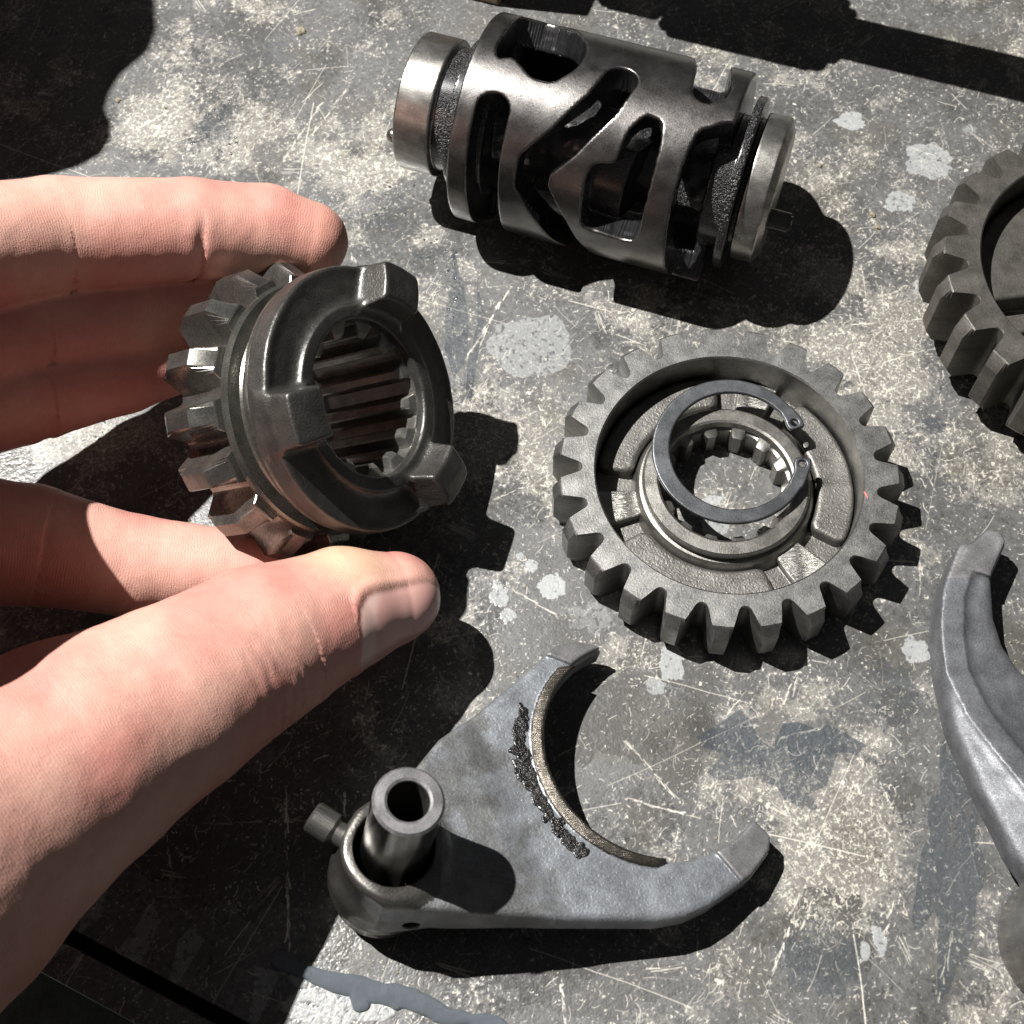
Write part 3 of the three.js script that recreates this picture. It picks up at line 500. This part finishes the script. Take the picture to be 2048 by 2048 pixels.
  const p1 = new THREE.CapsuleGeometry(1.9, 3, 6, 18); p1.rotateZ(Math.PI / 2).translate(-44.5, -3.5, 9); part('locating_pin', mmGeo(p1), M.bright, drum);
  const p2 = mergeGeometries([pinG(2.3, 5).translate(47, 1, 8.5), pinG(1.7, 1).translate(49.6, 1, 8.5)]); part('drive_pin', mmGeo(p2), M.forkDark, drum);
}
console.log('drum');

// ---------- the shift forks ----------
const forkN = new THREE.Vector3(0.197, 0.98, -0.128).normalize();
const fork = thing('shift_fork', 'whole grey shift fork with curved arms, black grease and a pin standing in it', 'shift fork', 'shift forks');
{
  const X = new THREE.Vector3(1, 0, 0).addScaledVector(forkN, -forkN.x).normalize(), Z = X.clone().cross(forkN);
  const fq = new THREE.Quaternion().setFromRotationMatrix(new THREE.Matrix4().makeBasis(X, forkN, Z)), fo = new THREE.Vector3(10, 13.4, 70);
  fork.quaternion.copy(fq); place(fork, fo);
  const cx = 16.8, cz = -13.5, ri = 22.9;
  const outline = [[6.6, -35.6], [2, -36], [-2.5, -34.9], [-6.5, -30.6], [-19.5, -18.2], [-26.2, -12.6], [-33, -3], [-40, 4], [-40, 14], [-36, 20], [-29, 20.8], [-6.1, 21.2], [14.6, 20.8], [20, 19.8], [25, 17.6], [33.4, 12.2], [37.8, 7.1], [38.5, 4.0], [35.6, 0.9], [34, 0.9], [31, -13], [16, -30]];
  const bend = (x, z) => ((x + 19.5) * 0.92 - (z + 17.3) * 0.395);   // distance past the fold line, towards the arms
  const bx = -34.6, bz = 10;
  const f = (x, y, z) => {
    const o2 = polySD(outline, x, z), rc = Math.hypot(x - cx, z - cz);
    const b = bend(x, z), top = 0.9 * sst(1.5, -5, b) + 0.1 * clamp(-b, 0, 18);
    let d = smax(smax(o2, ri - rc, 0.8), smax(y - top, -6.6 - y - 2.4 * sst(-4, -20, b), 1.6), 1.8);
    // ground pads at the arm tips stand a little higher
    const pa = Math.max(o2 + 0.35, ri + 0.35 - rc), pn = padLine(x, z); d = Math.min(d, smax(Math.max(pa, pn), Math.max(y - 0.75, -3 - y), 0.5));
    // worn lip along the inside
    const lipA = Math.atan2(z - cz, x - cx), inLip = Math.max(Math.abs(wrapA(lipA - 158 * D2R)) * rc - 27.5, Math.abs(rc - 23.6) - 0.85 - 0.5 * Math.cos((lipA - 158 * D2R) * 1.1)); d = Math.min(d, smax(inLip, Math.max(y - 0.7 - 0.25 * (24 - rc), -4 - y), 0.7));
    const rb = Math.hypot(x - bx, z - bz); d = smin(d, smax(rb - 9.5 - 1.3 * sst(-2, -9, y) * sst(-19, -12, y), smax(y - 3.6, -20.6 - y, 0.8), 1.4), 3.2);
    d = Math.max(d, 7.15 - rb, -99); if (rb < 12) d = smax(d, 7.15 - rb, 0.5);
    const hx = x + 30.2, hy = y + 6.5; if (z > bz) d = smax(d, 1.5 - Math.hypot(hx, hy), 0.4);
    return d;
  };
  function padLine(x, z) { const near = -((x - 28.6) * 0.78 + (z - 9.9) * -0.6), far = -((x + 1.6) * 0.35 + (z + 31.4) * -0.94); return z > -5 ? near : Math.max(far, x - 40); }
  const key = (x, y, z) => {
    const rc = Math.hypot(x - cx, z - cz), lipA = Math.atan2(z - cz, x - cx);
    if (Math.hypot(x - bx, z - bz) < 11.5 && x < -26) return 'boss';
    if (y > 0.25 && Math.abs(wrapA(lipA - 158 * D2R)) * rc < 28 && rc < 25.6) return 'lip';
    if (padLine(x, z) < 0.2 && y > 0.3) return z > -5 ? 'pad0' : 'pad1';
    return bend(x, z) < -1 + 1.6 * (fbm(x * 0.25 + 9, z * 0.25 + 9, 3) - 0.5) ? 'web' : 'plate';
  };
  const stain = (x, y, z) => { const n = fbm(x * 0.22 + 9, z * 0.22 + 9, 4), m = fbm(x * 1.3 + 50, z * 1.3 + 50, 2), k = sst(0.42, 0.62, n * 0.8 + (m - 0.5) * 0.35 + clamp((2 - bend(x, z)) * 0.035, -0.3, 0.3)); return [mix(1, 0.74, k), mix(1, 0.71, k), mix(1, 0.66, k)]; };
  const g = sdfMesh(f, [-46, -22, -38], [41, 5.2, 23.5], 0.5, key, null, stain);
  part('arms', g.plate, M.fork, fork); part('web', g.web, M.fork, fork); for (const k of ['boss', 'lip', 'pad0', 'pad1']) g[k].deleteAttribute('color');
  part('boss', g.boss, M.forkDark, fork); part('worn_lip', g.lip, M.worn, fork); part('arm_pad', g.pad0, M.pad, fork); part('arm_pad', g.pad1, M.pad, fork);
  // guide pin out of the boss
  const gp = polarLoft(Array.from({ length: 40 }, (_, i) => i / 40 * 2 * Math.PI), [[0.01, 9], [2.5, 9], [3.0, 8.5], [3.0, 4.4], [2.6, 4.3], [2.2, 4], [2.2, 0], [0.01, 0]].reverse().map(([r, y]) => circleR(r, y)))[0];
  const gm = part('guide_pin', gp, M.bright, fork); gm.position.set(-41.6 * MM, -2.2 * MM, 7.2 * MM); gm.quaternion.setFromUnitVectors(new THREE.Vector3(0, 1, 0), new THREE.Vector3(-0.86, 0.1, -0.5).normalize());
  // black grease smeared along the lip
  const gr = [[-9.5, -21.2], [-10.9, -16.6], [-11.6, -11.6], [-11.0, -6.7], [-8.6, -2.1], [-5.5, 3.0], [-2.4, 7.0], [1.2, 9.7], [2.6, 7.9], [-1.3, 4.4], [-4.6, 0.4], [-7.4, -5.8], [-8.7, -12.3], [-9.1, -17.9]];
  const gg = sdfMesh((x, y, z) => smax(polySD(gr, x, z) - 0.35 + 2.8 * (fbm(x * 0.8 + 40, z * 0.8 + 40, 4) - 0.5), Math.max(y - 0.06 - 0.5 * fbm(x * 0.7 + 9, z * 0.7 + 9, 3) - 0.2 * (vnoise(x * 2, z * 2) - 0.5), -1.5 - y), 0.5), [-15, -2, -25], [6, 2.4, 13], 0.35)[0];
  part('grease_smear', gg, M.grease, fork);
  // the hollow pin stands loose in the boss
  const pin = thing('hollow_pin', 'polished hollow steel pin standing in the fork boss', 'pin');
  const C = Array.from({ length: 64 }, (_, i) => i / 64 * 2 * Math.PI), lat = (l) => polarLoft(C, l.map(([r, y]) => circleR(r, y)), undefined, 30)[0];
  part('barrel', lat([[3.6, -16], [6.1, -16], [6.15, -15.5], [6.15, 24.2]]), M.pin, pin);
  part('end_face', lat([[6.15, 24.2], [5.7, 24.75], [4.1, 24.8], [3.65, 24.5], [3.6, 24]]), M.pad, pin);
  part('bore', lat([[3.6, 24], [3.6, -16]]), M.forkDark, pin);
  pin.quaternion.copy(fq); place(pin, new THREE.Vector3(-34.3, 0, 9.6).applyQuaternion(fq).add(fo));
}
const fork2 = thing('shift_fork', 'grey shift fork with a raised outer rib, its boss overhanging the bench scratches', 'shift fork', 'shift forks');
{
  const outer = [[100.3, 12.2], [94.4, 16.8], [90, 23.3], [86.6, 32.5], [85.3, 44.6], [85, 55], [87.2, 68.3], [90.5, 80.9], [93.6, 87], [101, 96], [112, 104], [124, 98], [128, 80], [125, 60], [112, 50], [104, 45.5], [101.6, 43.6], [99, 38.5], [98.3, 32.5], [99.5, 23.2], [104.1, 15.6], [103, 13]];
  const rib = [[95, 17.8], [90.4, 27], [88.6, 36.2], [88.2, 43.8], [90.6, 53.8], [93.8, 61.1], [97, 68], [104, 84]];
  const f = (x, y, z) => {
    const o2 = polySD(outer, x, z), p = pathSD(rib, x, z), low = 1.5 + 4.5 * sst(46, 80, z), top = 9 + 7 * sst(42, 84, z) - 3.0 * sst(1, 14, p) * sst(36, 60, z);
    let d = smax(o2, smax(y - top, low - y, 1.2), 2.2);
    d = smin(d, Math.max(p - 1.6, y - top - 0.15, low + 1 - y), 3);
    const pad = Math.max(o2 + 0.5, (z - 22.6) + (x - 96) * -0.35); d = Math.min(d, smax(pad, Math.max(y - 9.9, 5 - y), 0.5));
    const rb = Math.hypot(x - 101.5, z - 96); d = smin(d, smax(rb - 12.6, smax(y - 20, 0.05 - y, 1), 2), 1.2);
    return smax(d, 7 - rb, 0.5);
  };
  const g = sdfMesh(f, [82, -1, 9], [130, 26, 111], 0.6, (x, y, z) => (z < 23.6 && y > 9.3 ? 'pad' : Math.hypot(x - 101.5, z - 96) < 13 ? 'boss' : 'plate'));
  part('plate', g.plate, M.forkGrey, fork2); part('arm_pad', g.pad, M.pad, fork2); part('boss', g.boss, M.forkDark, fork2);
}
console.log('forks');

// ---------- the hand ----------
const hand = thing('person', 'bare hand pinching a small gear with finger and thumb', 'person');
{
  const J = (u, v, h, r) => { const p = W(u, v, h); return [p.x, p.y, p.z, r]; };
  const chains = [
    [J(-330, 570, 76, 14), J(-180, 520, 66, 13), J(110, 470, 54, 11.3), J(385, 458, 46, 10.2), J(530, 462, 41, 9.6), J(618, 482, 38, 8.3)],
    [J(-330, 760, 60, 14), J(-150, 690, 50, 13), J(60, 650, 41, 11.5), J(260, 628, 33, 10.3), J(430, 605, 27, 8.6)],
    [J(-380, 1080, 56, 17), J(-180, 1075, 38, 14), J(60, 1090, 27, 12), J(270, 1132, 19, 10.2), J(500, 1146, 14, 8.4)],
    [J(-460, 1880, 56, 31), J(-200, 1720, 52, 28.5), J(140, 1516, 43, 20.5), J(330, 1408, 37, 17.3), J(520, 1294, 30, 15.3), J(685, 1217, 24, 12), J(790, 1194, 20.5, 9.1)],
    [J(-330, 900, 52, 14), J(-150, 815, 42, 12.5), J(60, 775, 33, 11.2), J(240, 735, 26, 9.8), J(380, 700, 22, 8.4)],
  ];
  const palm = [[J(-460, 1880, 56, 31), J(-520, 1300, 48, 28)], [J(-520, 1300, 48, 28), J(-450, 1110, 76, 27)], [J(-450, 1110, 76, 27), J(-345, 690, 72, 18)], [J(-460, 1880, 56, 31), [-190, 190, 120, 34]], [[-190, 190, 120, 34], [-250, 300, 170, 40]]];
  const bones = [], P5 = 5;
  const bone = (a, b, ci, k, s) => { const L = Math.hypot(b[0] - a[0], b[1] - a[1], b[2] - a[2]); bones.push({ ax: a[0], ay: a[1], az: a[2], ex: (b[0] - a[0]) / L, ey: (b[1] - a[1]) / L, ez: (b[2] - a[2]) / L, L, ra: a[3], rb: b[3], ci, k, s }); return s + L; };
  chains.forEach((c, ci) => { let s = 0; for (let i = 1; i < c.length; i++) s = bone(c[i - 1], c[i], ci, i - 1, s); });
  palm.forEach(([a, b]) => bone(a, b, P5, 0, 0));
  let segT = 0;
  const seg = (o, x, y, z) => { const wx = x - o.ax, wy = y - o.ay, wz = z - o.az, q = wx * o.ex + wy * o.ey + wz * o.ez, p = q < 0 ? 0 : q > o.L ? o.L : q, dx = wx - o.ex * p, dy = wy - o.ey * p, dz = wz - o.ez * p; segT = p / o.L; return Math.sqrt(dx * dx + dy * dy + dz * dz) - o.ra - (o.rb - o.ra) * segT; };
  const v3 = (a) => new THREE.Vector3(a[0], a[1], a[2]);
  const tip = v3(chains[3][6]), tA = tip.clone().sub(v3(chains[3][5])).normalize();
  const dor = new THREE.Vector3(0.24, 0.5, 0.83); dor.addScaledVector(tA, -dor.dot(tA)).normalize(); const lat = tA.clone().cross(dor);
  const nailC = tip.clone().addScaledVector(tA, -2.2);
  let nu = 0, nw = 0;
  const nailMask = (x, y, z) => { const a = x - nailC.x, b = y - nailC.y, c = z - nailC.z, n = a * dor.x + b * dor.y + c * dor.z; nu = a * tA.x + b * tA.y + c * tA.z; nw = Math.atan2(a * lat.x + b * lat.y + c * lat.z, Math.max(n, 0.01)) * 9.6; if (n < -2) return 9; const q0 = Math.abs(nu) - 5.6, q1 = Math.abs(nw) - 3.4 - 0.06 * nu; return Math.hypot(Math.max(q0, 0), Math.max(q1, 0)) + Math.min(0, Math.max(q0, q1)) - 4.4; };
  // creases: chain, joint index + share along the bone, depth, width; they run only across the side dirs[chain] faces
  const cre = [[0, 2.0, 0.8, 1.5], [0, 3.0, 0.8, 1.3], [3, 4.0, 0.3, 1.3], [3, 4.12, 0.2, 1.2], [3, 3.88, 0.26, 1.1], [3, 3.77, 0.22, 1.0], [3, 4.24, 0.12, 1.2], [3, 3.64, 0.2, 0.9], [3, 3.5, 0.16, 1], [1, 2.0, 0.6, 1.3], [2, 2.1, 0.3, 1.4], [4, 2, 0.5, 1.3]];
  const dirs = [[0, -0.35, 0.94], [0, -0.1, 1], [0, 0.6, 0.8], [0.33, -0.05, 0.94], [0, -0.1, 1]];
  const per = new Float64Array(6);
  const skinSD = (x, y, z) => {
    let best = 1e9, bo = null, bt = 0; per.fill(1e9);
    for (let i = 0; i < bones.length; i++) { const o = bones[i], s = seg(o, x, y, z), c = o.ci; per[c] = smin(per[c], s, c === P5 ? 14 : 1.2); if (s < best) { best = s; bo = o; bt = segT; } }
    if (best > 9) return best - 3;
    let d = per[P5]; for (const k of [3, 0, 1, 4, 2]) d = smin(d, per[k], k === 3 ? 3 : 1.6);
    const ci = bo.ci;
    if (ci < P5) {
      const pos = bo.k + bt, q = bt * bo.L, rx = x - bo.ax - bo.ex * q, ry = y - bo.ay - bo.ey * q, rz = z - bo.az - bo.ez * q, rl = Math.hypot(rx, ry, rz) || 1, dd = dirs[ci], side = sst(-0.25, 0.75, (rx * dd[0] + ry * dd[1] + rz * dd[2]) / rl);
      if (side > 0) for (const e of cre) if (e[0] === ci && Math.abs(pos - e[1]) < 0.3) { const k = (pos - e[1]) * bo.L + 2.6 * (noise3(x * 0.22 + 80, y * 0.22 + 80, z * 0.22 + 80) - 0.5); d += e[2] * side * Math.exp(-(k * k) / (e[3] * e[3])); }
    }
    const calm = nearNail(x, y, z) ? 0.15 + 0.85 * sst(-1, 2.5, nailMask(x, y, z)) : 1;
    return d + calm * 0.26 * (noise3(x * 0.08 + 30, y * 0.08 + 30, z * 0.08 + 30) - 0.5) + calm * 0.12 * (noise3(x * 0.45 + 90, y * 0.45 + 90, z * 0.45 + 90) - 0.5);
  };
  const nearNail = (x, y, z) => Math.hypot(x - nailC.x, y - nailC.y, z - nailC.z) < 17;
  const field = (x, y, z) => {
    let d = skinSD(x, y, z);
    if (nearNail(x, y, z)) { const nm = nailMask(x, y, z); if (nm < 3) { const groove = 0.1 * Math.exp(-((nm - 0.3) ** 2) / 1.0), fold = 0.42 * Math.exp(-((nm - 1.4) ** 2) / 1.2) * sst(7, 2, nu); d += groove * (nm > 0.1 ? 1 : mix(0.35, 1, sst(-0.9, 0.1, nm))) - fold + sst(0.7, -0.7, nm) * (0.005 * nw * nw - 0.08); } }
    return d;
  };
  const uvOf = (cx, cy, cz) => {
    let best = 1e9, o = bones[0]; for (const b of bones) { const s = seg(b, cx, cy, cz); if (s < best) { best = s; o = b; } }
    const A = new THREE.Vector3(o.ex, o.ey, o.ez), n1 = new THREE.Vector3(0, 1, 0.3); n1.addScaledVector(A, -n1.dot(A)).normalize(); const n2 = A.clone().cross(n1);
    const an = (x, y, z) => Math.atan2((x - o.ax) * n2.x + (y - o.ay) * n2.y + (z - o.az) * n2.z, (x - o.ax) * n1.x + (y - o.ay) * n1.y + (z - o.az) * n1.z), a0 = an(cx, cy, cz);
    return (x, y, z) => [o.s + (x - o.ax) * o.ex + (y - o.ay) * o.ey + (z - o.az) * o.ez + o.ci * 40, (a0 + wrapA(an(x, y, z) - a0)) * 11];
  };
  const press = v3(chains[3][5]).add(new THREE.Vector3(1, 8, -7)), fTip = v3(chains[0][5]);
  const colorOf = (x, y, z) => {
    if (nearNail(x, y, z) && nailMask(x, y, z) < 0.05) { const lun = sst(-6.2, -7.6, nu - 0.05 * nw * nw), tipE = sst(8.3, 9.2, nu), v = 0.95 + 0.1 * noise3(nw * 2 + 50, nu * 0.15 + 50, 3); return [mix(0.53, 0.6, Math.max(lun * 0.7, tipE)) * v, mix(0.3, 0.43, Math.max(lun * 0.7, tipE)) * v, mix(0.265, 0.37, Math.max(lun * 0.7, tipE)) * v]; }
    const n = noise3(x * 0.07 + 11, y * 0.07 + 11, z * 0.07 + 11), m = noise3(x * 0.3 + 60, y * 0.3 + 60, z * 0.3 + 60), p = noise3(x * 1.4 + 20, y * 1.4 + 20, z * 1.4 + 20);
    const pale = sst(12, 3, Math.hypot(x - press.x, y - press.y, z - press.z)) * 0.75 + sst(11, 6, Math.hypot(x - fTip.x, y - fTip.y, z - fTip.z)) * 0.2, red = sst(0.36, 0.7, n) * 0.75 + (m - 0.5) * 0.4;
    const k = 0.93 + 0.14 * p; return [mix(mix(0.545, 0.49, red), 0.6, pale) * k, mix(mix(0.3, 0.205, red), 0.41, pale) * k, mix(mix(0.24, 0.17, red), 0.27, pale) * k];
  };
  const g = sdfMesh(field, [-140, 2, -75], [0, 105, 128], 0.68, (x, y, z) => (nearNail(x, y, z) && nailMask(x, y, z) < 0.05 ? 'nail' : 'skin'), uvOf, colorOf);
  const far = sdfMesh(skinSD, [-300, 20, -60], [-138, 345, 220], 3, undefined, uvOf, colorOf)[0];
  const skinB = dataTex(512, (x, y) => { const ridge = 0.5 + 0.5 * Math.sin((x / 512 * 24 + 1.6 * fbm(x / 64, y / 64, 3, 8) + 0.25 * fbm(x / 16, y / 8, 2, 32)) * 2 * Math.PI), cell = Math.abs(fbm(x / 16, y / 8, 2, 32) - 0.5) * 2, pore = sst(0.75, 0.9, vnoise(x / 4, y / 4, 128)); return 255 * clamp(0.3 + ridge * 0.26 + cell * 0.4 - pore * 0.2); });
  const sm = new THREE.MeshPhysicalMaterial({ vertexColors: true, roughness: 0.66, roughnessMap: tiled(roughTex, 9), specularIntensity: 0.85, bumpMap: tiled(skinB, 13), bumpScale: 0.000085, sheen: 0.25, sheenRoughness: 0.5, sheenColor: new THREE.Color().setRGB(0.5, 0.2, 0.14) }); sm.name = 'skin';
  const nm = new THREE.MeshPhysicalMaterial({ vertexColors: true, roughness: 0.36, clearcoat: 0.25, clearcoatRoughness: 0.3 }); nm.name = 'thumbnail';
  part('hand_and_forearm', mergeGeometries([g.skin, far]), sm, hand);
  if (g.nail) { part('thumbnail', g.nail, nm, hand); }
}
console.log('hand');

// ---------- stand-ins added outside the frame to cast shadows into it, and the lamp ----------
{
  const shaft = thing('added_shaft', 'unseen steel shaft with two pinions, added to cast a band of shadow on the bench', 'shaft');
  const h = 58, a = toLamp(W(1500, 30), h), b = toLamp(W(2048, 160), h), dir = b.clone().sub(a).setY(0).normalize();  // added shaft, set on the lamp rays so that its shadow falls in view
  place(shaft, a); shaft.quaternion.setFromUnitVectors(new THREE.Vector3(0, 1, 0), dir);
  const C = Array.from({ length: 48 }, (_, i) => i / 48 * 2 * Math.PI);
  part('rod', polarLoft(C, [[0.01, 170], [6.8, 170], [7.4, 169.4], [7.4, -50], [6.8, -50.6], [0.01, -50.6]].reverse().map(([r, y]) => circleR(r, y)))[0], M.darkGear, shaft);
  const pinion = (y0, y1, n, R) => { const { A, R: RR } = toothed(n, 0.3, [[0, R], [0.3, R], [0.6, R - 2.6], [0.75, R - 3.6], [1, R - 3.8]]); return polarLoft(A, [circleR(6, y0), (t, i) => [Math.min(RR[i], R - 1), y0], (t, i) => [RR[i], y0 + 1], (t, i) => [RR[i], y1 - 1], (t, i) => [Math.min(RR[i], R - 1), y1], circleR(6, y1)])[0]; };
  part('pinion', pinion(-17, 20, 13, 14), M.darkGear, shaft); part('pinion', pinion(-36, -22, 11, 9.5), M.darkGear, shaft);
  const wood = new THREE.MeshStandardMaterial({ color: new THREE.Color().setRGB(0.3, 0.2, 0.11), roughness: 0.8, bumpMap: tiled(lineTex, 0.04), bumpScale: 0.0004 }); wood.name = 'wood block';
  for (const [s, lab] of [[-45, 'added wooden block under the pinion end of the unseen shaft'], [140, 'added wooden block under the plain end of the unseen shaft']]) {  // supports made up to carry the unseen shaft
    const p = a.clone().addScaledVector(dir, s), hgt = h - 7.6, w = new THREE.Mesh(new RoundedBoxGeometry(20 * MM, hgt * MM, 26 * MM, 2, 1 * MM), wood); w.name = numbered('added_block'); w.userData = { label: lab, category: 'block', group: 'wooden blocks' };
    w.castShadow = w.receiveShadow = true; place(w, new THREE.Vector3(p.x, hgt / 2 + 0.05, p.z)); w.rotation.y = -Math.atan2(dir.z, dir.x); scene.add(w);
  }
}
{ // an unseen lobed cover added out of view, its outline drawn from the shadow it throws
  const cover = thing('added_shadow_blocker', 'unseen lobed cover standing on edge beside the bench clutter', 'cover');
  const xp = -150, prof = [[300, -60], [306, 60], [290, 105], [235, 150], [213, 185], [203, 215], [216, 245], [214, 280], [196, 310], [150, 335], [90, 352], [0, 362], [-80, 372]];
  const sh = new THREE.Shape(), pts = prof.map(([u, v]) => { const S = W(u, v), t = (xp - S.x) / (LAMP.x - S.x), p = S.clone().lerp(LAMP, t); return [p.z, p.y]; });
  pts.forEach(([z, y], i) => (i ? sh.lineTo(z, y) : (sh.moveTo(z - 6, 0.3), sh.lineTo(z, y)))); sh.lineTo(pts.at(-1)[0] + 4, 0.3);
  const g = new THREE.ExtrudeGeometry(sh, { depth: 7, bevelEnabled: true, bevelThickness: 1, bevelSize: 0.6, bevelOffset: -0.6, bevelSegments: 2 }); g.rotateY(-Math.PI / 2).translate(xp, 0, 0);
  part('shell', mmGeo(g), M.forkGrey, cover);
}
{ // the lamp
  const lamp = thing('work_lamp', 'black work lamp on a tall pole lighting the bench', 'lamp');
  const black = new THREE.MeshStandardMaterial({ color: new THREE.Color().setRGB(0.03, 0.03, 0.03), roughness: 0.5 }), glow = new THREE.MeshStandardMaterial({ color: 0xffffff, emissive: new THREE.Color().setRGB(1, 0.955, 0.87), emissiveIntensity: 40 }); glow.name = 'lamp glow'; black.name = 'black lamp paint';
  const aim = new THREE.Vector3(10, 0, -20).sub(LAMP).normalize(), q = new THREE.Quaternion().setFromUnitVectors(new THREE.Vector3(0, -1, 0), aim);
  const C = Array.from({ length: 32 }, (_, i) => i / 32 * 2 * Math.PI), lat = (l) => polarLoft(C, l.map(([r, y]) => circleR(r, y)))[0];
  const head = part('lamp_head', lat([[6, 3], [9, 2], [12, 4], [13, 14], [8, 40], [0.01, 42]]), black, lamp); place(head, LAMP); head.quaternion.copy(q);
  const lens = part('lamp_lens', lat([[0.01, 2.4], [6.4, 2.6]].reverse()), glow, lamp); place(lens, LAMP); lens.quaternion.copy(q);
  const pole = part('pole', new THREE.CylinderGeometry(0.009, 0.009, 1.76, 20), black, lamp); pole.position.set(-0.5, 0.09, -0.3);
  const arm = part('arm', new THREE.CylinderGeometry(0.007, 0.007, 0.12, 16), black, lamp); const A = LAMP.clone().multiplyScalar(MM).addScaledVector(aim, -0.04), B = new THREE.Vector3(-0.5, 0.97, -0.3); arm.position.copy(A).lerp(B, 0.5); arm.quaternion.setFromUnitVectors(new THREE.Vector3(0, 1, 0), B.clone().sub(A).normalize());
  const base = part('base', new THREE.CylinderGeometry(0.12, 0.13, 0.02, 40), black, lamp); base.position.set(-0.5, -0.79, -0.3);
}
{ // grit and drops of oil on the bench: too many and too small to count
  const stuff = (name, label, cat, mat, n, at, size) => {
    const g = new THREE.IcosahedronGeometry(1, 1), p = g.attributes.position; for (let i = 0; i < p.count; i++) { const k = 0.75 + 0.5 * hash2(Math.round(p.getX(i) * 50), Math.round(p.getY(i) * 50 + p.getZ(i) * 91)); p.setXYZ(i, p.getX(i) * k, p.getY(i) * k, p.getZ(i) * k); } g.computeVertexNormals();
    const m = new THREE.InstancedMesh(name === 'oil_drops' ? new THREE.SphereGeometry(1, 14, 8) : g, mat, n), M4 = new THREE.Matrix4(), Q = new THREE.Quaternion();
    for (let i = 0; i < n; i++) { const q = at(i), sz = size(i); M4.compose(q.multiplyScalar(MM), Q.setFromEuler(new THREE.Euler(0, rr(0, 6), 0)), new THREE.Vector3(sz[0] * MM, sz[1] * MM, sz[2] * MM)); m.setMatrixAt(i, M4); }
    m.name = name; m.userData = { label, category: cat, kind: 'stuff' }; m.castShadow = m.receiveShadow = true; scene.add(m);
  };
  const gm = new THREE.MeshStandardMaterial({ color: new THREE.Color().setRGB(0.2, 0.17, 0.12), roughness: 0.7 }); gm.name = 'grit';
  const big = [[603, 62, 1.5], [236, 200, 0.8], [1640, 330, 0.7], [1745, 430, 0.9], [1755, 455, 0.8], [330, 215, 0.5]];
  stuff('bench_grit', 'scattered brown grains of grit on the bench', 'grit', gm, 240, (i) => (i < big.length ? W(big[i][0], big[i][1], 0.2) : W(rr(0, 2048), rr(0, 2048), 0.1)), (i) => { const k = i < big.length ? big[i][2] : 0.1 + 0.24 * rnd() ** 3; return [k, k * 0.6, k * rr(0.7, 1)]; });
  const om = new THREE.MeshPhysicalMaterial({ color: new THREE.Color().setRGB(0.05, 0.056, 0.06), roughness: 0.12, clearcoat: 1, clearcoatRoughness: 0.05 }); om.name = 'oil';
  const spots = [[900, 525, 14, 36, 30], [905, 600, 12, 40, 10], [440, 205, 20, 14, 12], [450, 290, 30, 20, 14], [420, 250, 60, 60, 24], [1130, 60, 40, 60, 20], [860, 500, 40, 30, 20], [770, 400, 60, 40, 20], [250, 860, 120, 30, 30]].flatMap(([u, v, w, h, n]) => Array.from({ length: n }, () => [u + rr(-1, 1) * w, v + rr(-1, 1) * h]));
  stuff('oil_drops', 'small glossy drops of oil on the bench', 'oil', om, spots.length, (i) => W(spots[i][0], spots[i][1], 0.02), () => { const k = 0.1 + 0.45 * rnd() ** 2; return [k, 0.05 + k * 0.12, k * rr(0.5, 1)]; });
}
renderer.render(scene, camera);
